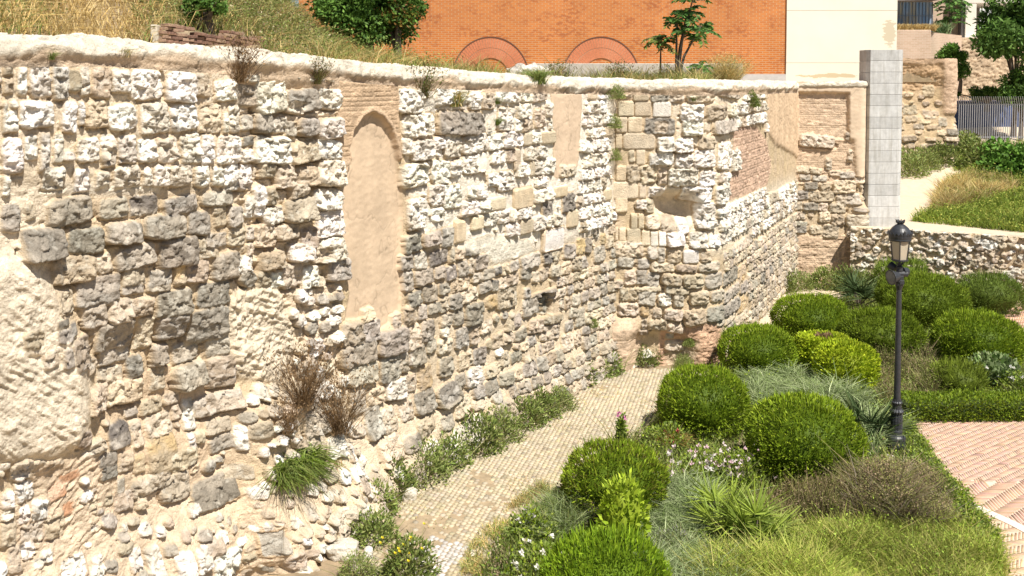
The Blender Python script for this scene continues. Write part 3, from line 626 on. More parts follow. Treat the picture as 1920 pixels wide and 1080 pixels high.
def setts():
    u = np.array(dirL[:2]); v = np.array((dirL.y, -dirL.x)); th = math.radians(7); ct, st = math.cos(th), math.sin(th)
    u, v = u*ct+v*st, -u*st+v*ct
    s = .088
    I, J = np.meshgrid(np.arange(-80, 170), np.arange(-110, 110)); I = I.ravel(); J = J.ravel()
    J2 = J+.5*(I % 2)
    cx = 0+u[0]*I*s+v[0]*J2*s; cy = 14+u[1]*I*s+v[1]*J2*s
    m = inpoly(cx, cy, bed2) & (cy < 25.5+rngp.uniform(-1.5, 1.2, len(cx)))
    lost = fbm(cx*.7, cy*.7, 4, 3); m &= lost < .62+rngp.uniform(-.2, .2, len(cx))
    cx, cy = cx[m], cy[m]; n = len(cx)
    cx += rngp.uniform(-.006, .006, n); cy += rngp.uniform(-.006, .006, n)
    hs = rngp.uniform(.031, .0395, n); hz = rngp.uniform(.001, .011, n); a = rngp.uniform(-.08, .08, n)
    V = []
    for k, (sx, sy) in enumerate(((-1, -1), (1, -1), (1, 1), (-1, 1))):
        dx = (u[0]*sx+v[0]*sy)*hs; dy = (u[1]*sx+v[1]*sy)*hs
        V.append((cx+dx-dy*a, cy+dy+dx*a, np.full(n, -.03)))
    for k, (sx, sy) in enumerate(((-1, -1), (1, -1), (1, 1), (-1, 1))):
        dx = (u[0]*sx+v[0]*sy)*hs*.8; dy = (u[1]*sx+v[1]*sy)*hs*.8
        V.append((cx+dx-dy*a, cy+dy+dx*a, hz+rngp.uniform(-.002, .002, n)))
    V = np.stack([np.stack(p, -1) for p in V], 1)
    b = np.arange(n)[:, None]*8
    Q = np.concatenate([b+np.array(f) for f in ((4, 5, 6, 7), (0, 1, 5, 4), (1, 2, 6, 5), (2, 3, 7, 6), (3, 0, 4, 7))])
    big = fbm(cx*.5, cy*.5, 3, 9)
    c = np.array((.45, .385, .275))[None]*(1+rngp.normal(0, .10, n)+.12*big)[:, None]*np.stack([1+rngp.normal(0, .02, n), np.ones(n), 1+rngp.normal(0, .05, n)], 1)
    grey = rngp.random(n) < .06; c[grey] *= .72
    sl = inpoly(*proj(cx, cy, 0*cx), [(770, 1010), (800, 1002), (880, 1020), (830, 1085), (760, 1085)]); c[sl] = np.array((.58, .54, .50))*rngp.uniform(.7, 1.1, (sl.sum(), 1))
    return tag(obj('cobbled_path', mesh_np('cobbled_path', V.reshape(-1, 3), Q, M['paver'], np.repeat(np.clip(c, .05, .85), 8, 0))), kind='structure')
setts()
# brick plaza: outline, kerb ring, herringbone
kerb = [G(*p) for p in [(1660, 850), (1720, 892), (1782, 929), (1850, 960), (1920, 993), (2010, 1050), (2100, 1120)]]
plz_in = [G(*p) for p in [(1600, 790), (1700, 789), (1800, 786), (1920, 786), (2400, 786)]]+[Vector((14, 13.5, 0)), G(2100, 1120)]+kerb[::-1][1:]
plz_out = kerb+[Vector((9, 9, 0)), Vector((4, 9, 0)), G(1620, 1200), G(1600, 1000)]
M['joint'] = plain('sandy_joint', (.66, .53, .41), .95, .10, 4, .3, 60)
sheet('plaza_bed', plz_in, -.0035, M['joint']); 
sheet('outer_paving_bed', plz_out, -.0022, M['joint'])
def herring(name, poly, th, c0, seed, z=0, L=.22, W=.052, j=.012):
    poly = [(p.x, p.y) for p in poly]; n = int(round(L/W)); W = L/n
    R = int(9/W); I, J = np.meshgrid(np.arange(-R, R), np.arange(-R, R)); I = I.ravel(); J = J.ravel(); d = (I-J) % (2*n)
    H = d == 0; Vv = d == 2*n-1
    ct, st = math.cos(th), math.sin(th); ox, oy = poly[1]
    rg = np.random.default_rng(seed); out = []; cols = []
    for m, w, h in ((H, L, W), (Vv, W, L)):
        x = I[m]*W; y = J[m]*W; cx = x+w/2; cy = y+h/2
        gx = ox+cx*ct-cy*st; gy = oy+cx*st+cy*ct; k = inpoly(gx, gy, poly)
        cx, cy = cx[k], cy[k]; q = len(cx); hz = z+rg.uniform(0, .0012, q); lay = []
        for zz, ins in ((-.03, 0), (None, .002)):
            for sx, sy in ((-1, -1), (1, -1), (1, 1), (-1, 1)):
                lx = cx+sx*(w/2-j/2-ins); ly = cy+sy*(h/2-j/2-ins)
                lay.append(np.stack([ox+lx*ct-ly*st, oy+lx*st+ly*ct, np.full(q, zz) if zz is not None else hz], -1))
        out.append(np.stack(lay, 1)); cols.append(q)
    V = np.concatenate(out); q = len(V); b = np.arange(q)[:, None]*8
    Q = np.concatenate([b+np.array(f) for f in ((4, 5, 6, 7), (0, 1, 5, 4), (1, 2, 6, 5), (2, 3, 7, 6), (3, 0, 4, 7))])
    c = np.array(c0)[None]*(1+rg.normal(0, .13, q))[:, None]*np.stack([np.ones(q), 1+rg.normal(0, .05, q), 1+rg.normal(0, .07, q)], 1)
    return tag(obj(name, mesh_np(name, V.reshape(-1, 3), Q, M['paver'], np.repeat(np.clip(c, .05, .85), 8, 0))), kind='structure')
brd = [G(*p) for p in [(1660, 850), (1700, 868), (1740, 893), (1800, 902), (1920, 906), (2200, 906)]]
herring('plaza_paving', [G(*p) for p in [(1600, 790), (1700, 789), (1800, 786), (1920, 786), (2400, 786)]]+[brd[5]+Vector((4, 0, 0))]+brd[::-1], math.radians(-8), (.52, .335, .245), 4, L=.17, W=.0425, j=.010)
herring('plaza_border_paving', brd+[Vector((14, 13.5, 0)), G(2100, 1120)]+kerb[::-1][1:], math.radians(-5), (.50, .30, .21), 5, L=.33, W=.055, j=.014)
herring('outer_plaza_paving', plz_out, math.radians(-28), (.60, .40, .255), 6, z=.0012, L=.24, W=.048, j=.013)
def band(name, pts, w, z0, z1, mat, kind='structure'):
    mb = MB(); P = [Vector((p[0], p[1], 0)) for p in pts]; L_ = []; R_ = []
    for i, p in enumerate(P):
        t = (P[min(i+1, len(P)-1)]-P[max(i-1, 0)]).normalized(); n = Vector((-t.y, t.x, 0)); L_.append(p+n*w/2); R_.append(p-n*w/2)
    for i in range(len(P)-1):
        q = [L_[i], L_[i+1], R_[i+1], R_[i]]
        mb.poly([(a.x, a.y, z1) for a in q][::-1])
        mb.poly([(L_[i].x, L_[i].y, z0), (L_[i+1].x, L_[i+1].y, z0), (L_[i+1].x, L_[i+1].y, z1), (L_[i].x, L_[i].y, z1)])
        mb.poly([(R_[i+1].x, R_[i+1].y, z0), (R_[i].x, R_[i].y, z0), (R_[i].x, R_[i].y, z1), (R_[i+1].x, R_[i+1].y, z1)])
    return tag(mb.build(name, mat), kind=kind)
def smoothline(pts, n=12):
    out = []; P = [Vector(p) for p in pts]
    for i in range(len(P)-1):
        a, b, c, d = P[max(i-1, 0)], P[i], P[i+1], P[min(i+2, len(P)-1)]
        for k in range(n):
            t = k/n; out.append(.5*((2*b)+(c-a)*t+(2*a-5*b+4*c-d)*t*t+(3*b-a-3*c+d)*t**3))
    out.append(P[-1]); return out
M['kerb'] = plain('granite_kerb', (.70, .62, .53), .85, .14, 30, .3, 120, dist=.003)
band('kerb_ring', smoothline(kerb), .17, -.03, .010, M['kerb'])
band('plaza_edge', [G(*p) for p in [(1640, 788), (1750, 786), (1850, 784), (2400, 784)]], .16, -.03, .014, M['kerb'])
# second strip of paving, far right behind the hedges
farp = [G(*p) for p in [(1838, 585), (1870, 578), (1920, 572), (2000, 560), (2000, 680), (1905, 625)]]
sheet('far_paving_bed', farp, -.0032, M['joint']); herring('far_paving', farp, math.radians(-30), (.56, .33, .22), 9)

# ------------------------------------------------------------------ terrace behind the low wall, bank behind the big wall
def terr_z(x, y):
    return 1.78+np.clip((y-33)/14, 0, 1.6)**1.4*1.55+np.clip((x-15)/8, 0, 1)*.25*np.clip((y-33)/5, 0, 1)
def gridsheet(name, xs, ys, zf, mat, kind='structure'):
    X, Y = np.meshgrid(xs, ys); Z = zf(X, Y); idx = np.arange(X.size).reshape(X.shape)
    Q = np.stack([idx[:-1, :-1], idx[:-1, 1:], idx[1:, 1:], idx[1:, :-1]], -1)
    return tag(obj(name, mesh_np(name, np.stack([X, Y, Z], -1), Q, mat, None, True)), kind=kind)
lw0 = G(1628, 536); lw1 = G(1920, 560); lwd = (lw1-lw0).normalized()
def terr(X, Y):
    yl = lw0.y+(X-lw0.x)*(lwd.y/lwd.x)+.25
    Yc = np.maximum(Y, yl); return terr_z(X, Yc)+fbm(X*.6, Y*.6, 3, 8)*.06
TXs = np.linspace(11.6, 40, 90)
def build_terrace():
    X, T = np.meshgrid(TXs, np.linspace(0, 34, 100)); yl = lw0.y+(X-lw0.x)*(lwd.y/lwd.x)+.30; Y = yl+T; Z = terr(X, Y)
    idx = np.arange(X.size).reshape(X.shape); Q = np.stack([idx[:-1, :-1], idx[:-1, 1:], idx[1:, 1:], idx[1:, :-1]], -1)
    return tag(obj('terrace', mesh_np('terrace', np.stack([X, Y, Z], -1), Q, M['sand'], None, True)), kind='structure')
build_terrace()
nb = -nL
def bank_xy(s, t): return aS.x+dirL.x*s+nb.x*t, aS.y+dirL.y*s+nb.y*t
def bank_z(X, Y):
    s = (X-aS.x)*dirL.x+(Y-aS.y)*dirL.y; t = (X-aS.x)*nb.x+(Y-aS.y)*nb.y
    az = CX+F*X/np.maximum(Y, 1); rf = sstep(735, 470, az)
    s0 = np.clip(s, 0, 17.2); bx, by = aS.x+dirL.x*s0, aS.y+dirL.y*s0
    base = np.where(Y > 22.5, 6.40, ztop_xy(bx, by)-.10)
    return base+.36*np.clip(t-.6, 0, 7)*rf+fbm(X*.7, Y*.7, 3, 12)*.07*np.clip(t-.4, 0, 1)
def build_bank():
    s, t = np.meshgrid(np.linspace(-4, 17.4, 110), np.linspace(.45, 30, 130)); X, Y = bank_xy(s, t); Z = bank_z(X, Y)
    idx = np.arange(X.size).reshape(X.shape); Q = np.stack([idx[:-1, :-1], idx[1:, :-1], idx[1:, 1:], idx[:-1, 1:]], -1)
    o = tag(obj('bank_terrain', mesh_np('bank_terrain', np.stack([X, Y, Z], -1), Q[..., ::-1], M['soil'], None, True)), kind='structure')
    pl = [(a1.x+.0, a1.y+.5), (bT.x-.45, bT.y+.5), (cT.x-.5, cT.y+.2), (cT.x-.4, cT.y+.4), (dT.x+.3, dT.y+.5), (dT.x+.6, 60), (-12, 60), (-6, 40)]
    mb = MB(); mb.prism([(x, y, 5.9) for x, y in pl], (0, 0, .48)); tag(mb.build('plateau_terrain', M['soil']), kind='structure')
build_bank()

# ------------------------------------------------------------------ low rubble wall in front of the terrace
class Low(Fld): pass
def rubble_wall():
    p0 = Vector((lw0.x-.6, lw0.y-.05, 0)); p1 = lw0+lwd*14
    W_ = Fld(dense([p0, p1], [0, 0]), .024, .024, -.1, 1.95, 51)
    W_.rubble([(1000, 300), (3500, 300), (3500, 900), (1000, 900)], 3400, (.52, .12), 'WTTWT', 52, k=.1, occ_ok=.42)
    D = W_.H; X = W_.X[None]+W_.nx[None]*D; Y = W_.Y[None]+W_.ny[None]*D
    zt = 1.86+fbm(W_.S*1.2, W_.S*0, 3, 4)*.05; Z = np.minimum(W_.ZZ, zt[None])
    top = [np.stack([X[-1]-W_.nx*q, Y[-1]-W_.ny*q, zt+.03*r-.06*(q > .5)], -1) for q, r in ((.12, 1), (.3, 1), (.45, 0), (.55, -3))]
    V = np.concatenate([np.stack([X, Y, Z], -1)]+[t[None] for t in top]); nz, ns = V.shape[:2]
    col = np.concatenate([W_.col]+[np.repeat(np.array((.62, .52, .40))[None, None]*(1+.3*W_.cn[-1])[None, :, None], 4, 0)])
    idx = np.arange(nz*ns).reshape(nz, ns); Q = np.stack([idx[:-1, :-1], idx[:-1, 1:], idx[1:, 1:], idx[1:, :-1]], -1)
    tag(obj('rubble_wall', mesh_np('rubble_wall', V, Q, M['rock'], np.clip(col, .02, .9).reshape(-1, 3), True)), 'low rubble stone retaining wall in front of the grassy terrace', 'wall')
rubble_wall()

# ------------------------------------------------------------------ ruined tower block beyond the concrete pillar
def ruin():
    Yr = 43.5; L_ = atY(1676, 340, Yr); R_ = atY(1786, 340, Yr)
    rt = empty('ruined_tower', (L_.x, Yr, 1.9)); tag(rt, 'ruined stone and brick tower stump standing beyond the tall concrete pillar', 'tower')
    W_ = Fld(dense([Vector((L_.x-.6, Yr, 0)), Vector((R_.x, Yr, 0)), Vector((R_.x+1.2, Yr+3, 0))], [0, .25, 0]), .035, .035, 1.9, 7.6, 71)
    W_.bulk([(1600, 240), (1900, 240), (1900, 400), (1600, 400)], .15, 8)
    W_.bulk([(1690, 130), (1770, 150), (1770, 215), (1690, 215)], -.15, 5)
    W_.bulk([(1735, 275), (1790, 275), (1790, 295), (1735, 295)], -.3, 3)
    W_.patch([(1600, 100), (1900, 100), (1900, 128), (1600, 122)], .06, (.52, .38, .27), .01, 1, brick=.09)
    W_.patch([(1768, 110), (1900, 110), (1900, 215), (1768, 215)], .10, (.64, .48, .36), .03, 1, brick=0, r=2)
    W_.patch([(1600, 120), (1768, 120), (1765, 165), (1690, 175), (1600, 160)], .0, (.56, .40, .26), .05, 1, brick=.09)
    W_.trace("""T 185 0 270 80;T 45 130 150 200;T 180 170 300 205;T 60 205 150 250;T 155 230 240 262;G 285 215 345 280;G 110 260 190 295;T 190 205 280 225;T2 30 335 130 380;T 190 350 265 380;T3 320 345 430 380;T2 150 390 420 430;T 95 435 150 470;T3 345 430 440 475;T2 75 475 180 520;T2 230 485 380 520;G 395 490 435 535;T1 290 590 380 660;T 220 600 290 640;G1 330 290 400 340;T 270 300 330 340;T 120 300 175 330""", 1680, 160, 3.6)
    W_.courses([(1600, 210), (1900, 210), (1900, 315), (1600, 315)], .27, (.3, .8), 'TTTG', 72, k=.5, occ_ok=.2)
    W_.rubble([(1600, 150), (1780, 150), (1780, 215), (1600, 215)], 120, (.6, .2), 'T', 73, k=.6, occ_ok=.3)
    W_.rubble([(1600, 310), (1900, 310), (1900, 420), (1600, 420)], 160, (.5, .2), 'TTG', 74, k=.2, occ_ok=.3)
    D = W_.H+W_.B; zt = CAMH+Yr*((145-110)/F)+fbm(W_.S*2, W_.S*0, 3, 3)*.05
    Z = np.minimum(W_.ZZ, zt[None]); X = W_.X[None]+W_.nx[None]*D; Y = W_.Y[None]+W_.ny[None]*D
    V = np.stack([X, Y, Z], -1); nz, ns = V.shape[:2]; idx = np.arange(nz*ns).reshape(nz, ns)
    Q = np.stack([idx[:-1, :-1], idx[:-1, 1:], idx[1:, 1:], idx[1:, :-1]], -1); col = np.clip(W_.col*np.array((.93, .90, .86)), .02, .9).reshape(-1, 3)
    for p_, nm in ((0, 'stone_face'), (1, 'brick_face')):
        q = Q[W_.part[:-1, :-1] == p_]; used = np.unique(q); rm = np.full(nz*ns, -1, np.int32); rm[used] = np.arange(len(used))
        o = obj(nm, mesh_np(nm, V.reshape(-1, 3)[used], rm[q], M['rock'], col[used], True), rt); under(o)
    mb = MB(); mb.prism([(L_.x-.6, Yr+.1, 6.4), (R_.x-.05, Yr+.1, 6.4), (R_.x+1.1, Yr+3, 6.4), (L_.x-.6, Yr+3, 6.4)], (0, 0, .95)); under(mb.build('top_fill', M['soil'], rt))
ruin()

# ------------------------------------------------------------------ concrete pillar
def pillar():
    Yp = dT.y+.15
    x0, x1, x2 = atY(1623, 300, Yp).x, atY(1629, 300, Yp-.1).x, atY(1683, 300, Yp-.1).x
    x3 = atY(1690, 300, Yp+.1).x
    zt = atY(1650, 93, Yp).z; zb = atY(1650, 429, Yp).z
    rt = empty('concrete_pillar', ((x1+x2)/2, Yp, zb)); tag(rt, 'tall pale concrete pillar with horizontal joints at the end of the old wall', 'pillar')
    n = 16; h = (zt-zb)/n; rg = random.Random(3)
    prof = [(x0, Yp+.1), (x1, Yp-.1), (x2, Yp-.1), (x3, Yp+.12), (x3, Yp+.75), (x0, Yp+.75)]
    def stained(g):
        m, nt, b = mat_new('pillar_concrete'); pos = gcoord(nt); mp = nd(nt, 'ShaderNodeMapping'); mp.inputs['Scale'].default_value = (5, 5, .35); nt.links.new(pos, mp.inputs[0])
        c1 = ramp(nt, noise(nt, 1.6, 5, .7, mp.outputs[0]), [(.32, (.40*g, .39*g, .36*g)), (.55, (.55*g, .55*g, .54*g)), (.75, (.60*g, .60*g, .59*g))])
        c1 = mix(nt, c1, ramp(nt, noise(nt, 7, 6, .7, pos), [(.35, (.86,)*3), (.6, (1.05,)*3)]), 1, 'MULTIPLY')
        nt.links.new(c1, b.inputs['Base Color']); b.inputs['Roughness'].default_value = .85; bump(nt, b, noise(nt, 90, 4, .6, pos), .2, .003); return m
    mats = [stained(g) for g in (.92, 1.0, 1.07)]
    for i in range(n):
        mb = MB(); z = zb+i*h; dy = .0
        mb.prism([(x, y, z+.006) for x, y in prof], (0, 0, h-.012)); under(mb.build('facing_slab', mats[rg.randrange(3)], rt, bevel=.008))
    mb = MB(); cx = sum(p[0] for p in prof)/6; cy = sum(p[1] for p in prof)/6
    mb.prism([(cx+(x-cx)*.97, cy+(y-cy)*.97, zb-1.9) for x, y in prof], (0, 0, zt-zb+1.88)); under(mb.build('core', M['concrete'], rt))
pillar()

# ------------------------------------------------------------------ orange brick building
def brick_mat(name, c1, c2, mortar, bw, bh, ms, blotch=.0, off=(0, 0)):
    m, nt, b = mat_new(name); g = nd(nt, 'ShaderNodeNewGeometry'); sx = nd(nt, 'ShaderNodeSeparateXYZ'); nt.links.new(g.outputs['Position'], sx.inputs[0])
    ad = nd(nt, 'ShaderNodeMath', operation='ADD'); nt.links.new(sx.outputs[0], ad.inputs[0]); nt.links.new(sx.outputs[1], ad.inputs[1])
    cb = nd(nt, 'ShaderNodeCombineXYZ'); nt.links.new(ad.outputs[0], cb.inputs[0]); nt.links.new(sx.outputs[2], cb.inputs[1])
    br = nd(nt, 'ShaderNodeTexBrick'); nt.links.new(cb.outputs[0], br.inputs['Vector'])
    for k, v in (('Scale', 1), ('Brick Width', bw), ('Row Height', bh), ('Mortar Size', ms), ('Mortar Smooth', .2), ('Bias', -.1)): br.inputs[k].default_value = v
    br.inputs['Color1'].default_value = (*c1, 1); br.inputs['Color2'].default_value = (*c2, 1); br.inputs['Mortar'].default_value = (*mortar, 1)
    mp = nd(nt, 'ShaderNodeMapping'); mp.inputs['Scale'].default_value = (1.0, 1, 1.7); nt.links.new(g.outputs['Position'], mp.inputs[0])
    out = br.outputs[0]
    if blotch:
        n1 = ramp(nt, noise(nt, 1.1, 2, .5, mp.outputs[0]), [(.50, (0, 0, 0)), (.62, (1, 1, 1))])
        n2 = ramp(nt, noise(nt, 5, 2, .5, mp.outputs[0]), [(.48, (0, 0, 0)), (.56, (1, 1, 1))])
        mm = nd(nt, 'ShaderNodeMath', operation='MULTIPLY'); nt.links.new(n1, mm.inputs[0]); nt.links.new(n2, mm.inputs[1])
        m2 = nd(nt, 'ShaderNodeMath', operation='MULTIPLY'); nt.links.new(mm.outputs[0], m2.inputs[0]); m2.inputs[1].default_value = blotch
        out = mix(nt, out, (.30, .085, .035), m2.outputs[0])
    out = mix(nt, out, ramp(nt, noise(nt, .6, 4, .6, g.outputs['Position']), [(.3, (.90,)*3), (.7, (1.08,)*3)]), 1, 'MULTIPLY')
    nt.links.new(out, b.inputs['Base Color']); b.inputs['Roughness'].default_value = .85; b.inputs['Specular IOR Level'].default_value = .2
    bump(nt, b, br.outputs['Fac'], -.35, .006); return m
M['orange'] = brick_mat('orange_brickwork', (.58, .185, .036), (.48, .135, .026), (.50, .31, .17), .25, .075, .013, .5)
YB = 38.0
def arches():
    bl = empty('brick_building', (0, YB, 6.3)); tag(bl, 'orange brick building with two segmental relieving arches above the old wall', 'building')
    x0 = atY(560, 0, YB).x; x1 = atY(1475, 0, YB).x; zb = 5.2; zt = atY(0, -120, YB).z+1.5
    mb = MB(); mb.box(((x0+x1)/2, YB+3, (zb+zt)/2), (x1-x0, 6, zt-zb)); under(mb.build('brick_wall', M['orange'], bl))
    mred = plain('arch_brick', (.56, .20, .095), .85, .25, 22, .3, 90); mj = plain('arch_mortar', (.50, .36, .24), .9, .1, 10, .1, 50)
    for cxp, topy in ((920, 71), (1127, 71)):
        c = atY(cxp, 146, YB); R = (1193-1127)/F*YB*1.06; r_in = R*.50; cz = c.z-.0
        s = (atY(cxp, topy, YB).z-cz)
        ar = MB(); ar.v = []; N = 40
        fr = MB()
        for ri, (ra, rb) in enumerate(((r_in, (r_in+R)/2-.01), ((r_in+R)/2+.01, R))):
            for k in range(N):
                t0 = math.pi*(k+.08)/N; t1 = math.pi*(k+.92)/N
                P = [(c.x+rr*math.cos(t)*1.0, YB-.035, cz+rr*math.sin(t)*s/R) for rr, t in ((ra, t0), (rb, t0), (rb, t1), (ra, t1))]
                ar.prism(P, (0, .045, 0))
        o = ar.build('arch', mred, bl); under(o)
        for k in range(N):
            t0 = math.pi*k/N; t1 = math.pi*(k+1)/N
            P = [(c.x+rr*math.cos(t), YB-.022, cz+rr*math.sin(t)*s/R) for rr, t in ((r_in-.01, t0), (R+.01, t0), (R+.01, t1), (r_in-.01, t1))]
            fr.prism(P, (0, .03, 0))
        f = fr.build('arch_mortar_bed', mj, o); 
        f.matrix_parent_inverse = Matrix.Translation(-Vector(bl.location))@Matrix.Identity(4)
        f.matrix_parent_inverse = Matrix.Identity(4)
        rim = MB()
        for k in range(N):
            t0 = math.pi*k/N; t1 = math.pi*(k+1)/N
            P = [(c.x+rr*math.cos(t), YB-.05, cz+rr*math.sin(t)*s/R) for rr, t in ((R+.012, t0), (R+.05, t0), (R+.05, t1), (R+.012, t1))]
            rim.prism(P, (0, .06, 0))
        rr_ = rim.build('arch_rim', plain('dark_rim', (.16, .07, .04), .8, .2), o); rr_.matrix_parent_inverse = Matrix.Identity(4)
    xa = atY(1000, 130, YB-.4).x; xb = atY(1392, 130, YB-.4).x; zt2 = atY(1100, 119, YB-.4).z
    mb = MB(); mb.box(((xa+xb)/2, YB-.25, zt2-.5), (xb-xa, .5, 1.0)); under(mb.build('concrete_plinth', plain('plinth_concrete', (.46, .43, .38), .85, .15, 4, .3, 60), bl, bevel=.02))
    xa = atY(1392, 130, YB).x
    mb = MB(); mb.box(((xa+x1)/2-.02, YB-.06, atY(1400, 139, YB).z-.5), (x1-xa, .12, 1.0)); under(mb.build('ledge', plain('ledge_stone', (.52, .50, .48), .85, .1), bl))
arches()
def white_building():
    Yw = 37.93
    m, nt, b = mat_new('cream_render'); pos = gcoord(nt)
    sx = nd(nt, 'ShaderNodeSeparateXYZ'); nt.links.new(pos, sx.inputs[0])
    base = ramp(nt, noise(nt, .8, 5, .6, pos), [(.3, (.80, .745, .60)), (.7, (.83, .78, .66))])
    mp = nd(nt, 'ShaderNodeMapping'); mp.inputs['Scale'].default_value = (.5, 1, 2.2); nt.links.new(pos, mp.inputs[0])
    xr = atY(1672, 62, Yw); zlow = atY(1550, 143, Yw).z
    # flaked patches: near the foot and near the top right corner
    def near(px, py, rx, rz, th):
        q = atY(px, py, Yw); d = nd(nt, 'ShaderNodeMapping'); d.vector_type = 'POINT'
        d.inputs['Location'].default_value = (-q.x/rx, 0, -q.z/rz); d.inputs['Scale'].default_value = (1/rx, 0, 1/rz); nt.links.new(pos, d.inputs[0])
        ln = nd(nt, 'ShaderNodeVectorMath', operation='LENGTH'); nt.links.new(d.outputs[0], ln.inputs[0])
        n_ = noise(nt, 5, 5, .65, mp.outputs[0]); a = nd(nt, 'ShaderNodeMath', operation='MULTIPLY_ADD'); nt.links.new(n_, a.inputs[0]); a.inputs[1].default_value = 2.2; nt.links.new(ln.outputs['Value'], a.inputs[2])
        return ramp(nt, a.outputs[0], [(th/3, (1, 1, 1)), (th/3+.012, (0, 0, 0))]) if False else a.outputs[0]
    def mask(v, th):
        l = nd(nt, 'ShaderNodeMath', operation='LESS_THAN'); nt.links.new(v, l.inputs[0]); l.inputs[1].default_value = th; return l.outputs[0]
    out = mix(nt, base, (.60, .52, .38), mask(near(1668, 62, .28, .55, 1), 1.95))
    out = mix(nt, out, (.62, .50, .32), mask(near(1555, 142, 1.3, .10, 1), 1.9))
    nt.links.new(out, b.inputs['Base Color']); b.inputs['Roughness'].default_value = .9
    bump(nt, b, noise(nt, 40, 4, .6, pos), .2, .004)
    x0 = atY(1475, 50, Yw).x; x1 = atY(1682, 50, Yw).x; zt = atY(0, -60, Yw).z+1.5; zb = 5.6
    bl = empty('rendered_building', (x0, Yw, zb)); tag(bl, 'blank cream rendered building face with flaking paint beside the orange brick one', 'building')
    zj = [zb, atY(0, 118, Yw).z, atY(0, 20, Yw).z, zt]
    for i in range(3):
        mb = MB(); mb.box(((x0+x1)/2, Yw+4, (zj[i]+zj[i+1])/2), (x1-x0, 8, zj[i+1]-zj[i]-.012)); under(mb.build('rendered_wall', m, bl, bevel=.006))
    mb = MB(); mb.box(((x0+x1)/2, Yw+4.02, (zb+zt)/2), (x1-x0-.03, 7.98, zt-zb-.02)); under(mb.build('wall_core', m, bl))
white_building()

# ------------------------------------------------------------------ plants
NR = np.random.default_rng(77)
def unit(v): return v/np.maximum(np.linalg.norm(v, axis=-1, keepdims=True), 1e-6)
def cmix(n, cols, rg, var=.15):
    c = np.array(cols); k = rg.integers(0, len(c), n); k2 = rg.integers(0, len(c), n); t = rg.random(n)[:, None]
    return np.clip((c[k]*(1-t)+c[k2]*t)*(1+rg.normal(0, var, n))[:, None], .004, .9)
def leafset(P, A, L, W, rg, jit=.5):
    n = len(P); a = unit(A+rg.normal(0, jit, (n, 3))); r = unit(np.cross(a, rg.normal(0, 1, (n, 3))))
    L = (L*rg.uniform(.6, 1.3, n))[:, None]; W = (W*rg.uniform(.7, 1.2, n))[:, None]
    V = np.stack([P, P+a*L*.5+r*W*.5, P+a*L, P+a*L*.5-r*W*.5], 1)
    return V.reshape(-1, 3), np.arange(n*4).reshape(n, 4), 4
def bladeset(P, A, L, W, rg, jit=.25, bend=.35, grav=1.0):
    n = len(P); a = unit(A+rg.normal(0, jit, (n, 3))*np.array((1, 1, .4))); r = unit(np.cross(a, rg.normal(0, 1, (n, 3))))
    L = (L*rg.uniform(.55, 1.25, n))[:, None]; W = (W*rg.uniform(.7, 1.3, n))[:, None]
    h = unit(a*np.array((1, 1, 0))+rg.normal(0, .3, (n, 3))*np.array((1, 1, 0)))
    m = P+a*L*.5+h*L*bend*.12; t = P+a*L*(1-.12*bend)+h*L*bend*.6-np.array((0, 0, 1))*L*bend*.35*grav
    V = np.stack([P-r*W*.5, P+r*W*.5, m-r*W*.42, m+r*W*.42, t-r*W*.08, t+r*W*.08], 1)
    b = np.arange(n)[:, None]*6; Q = np.concatenate([b+np.array((0, 1, 3, 2)), b+np.array((2, 3, 5, 4))])
    return V.reshape(-1, 3), Q, 6
def mk(name, sets, mat):
    Vs, Qs, Cs, o = [], [], [], 0
    for (V, Q, k), c in sets:
        Vs.append(V); Qs.append(Q+o); o += len(V); Cs.append(np.repeat(c, k, 0) if len(c)*k == len(V) else c)
    return mesh_np(name, np.concatenate(Vs), np.concatenate(Qs), mat, np.concatenate(Cs))
def sphere_pts(n, rg, zmin=-1.):
    z = rg.uniform(zmin, 1, n); t = rg.uniform(0, 2*math.pi, n); r = np.sqrt(1-z*z)
    return np.stack([r*np.cos(t), r*np.sin(t), z], -1)
GREEN = [(.12, .19, .010), (.20, .29, .016), (.30, .38, .03)]
LIME = [(.34, .42, .02), (.44, .50, .03), (.26, .36, .02)]
OLIVE = [(.12, .15, .03), (.17, .19, .05), (.10, .14, .03)]
BROWN = [(.22, .14, .07), (.30, .20, .11), (.14, .09, .05)]
LAV = [(.20, .24, .14), (.30, .26, .30), (.22, .20, .16)]
GREYG = [(.17, .22, .12), (.24, .29, .17), (.13, .19, .09)]
STRAW = [(.58, .42, .17), (.66, .52, .26), (.48, .33, .12)]
WEED = [(.15, .22, .05), (.23, .30, .07), (.32, .35, .11)]

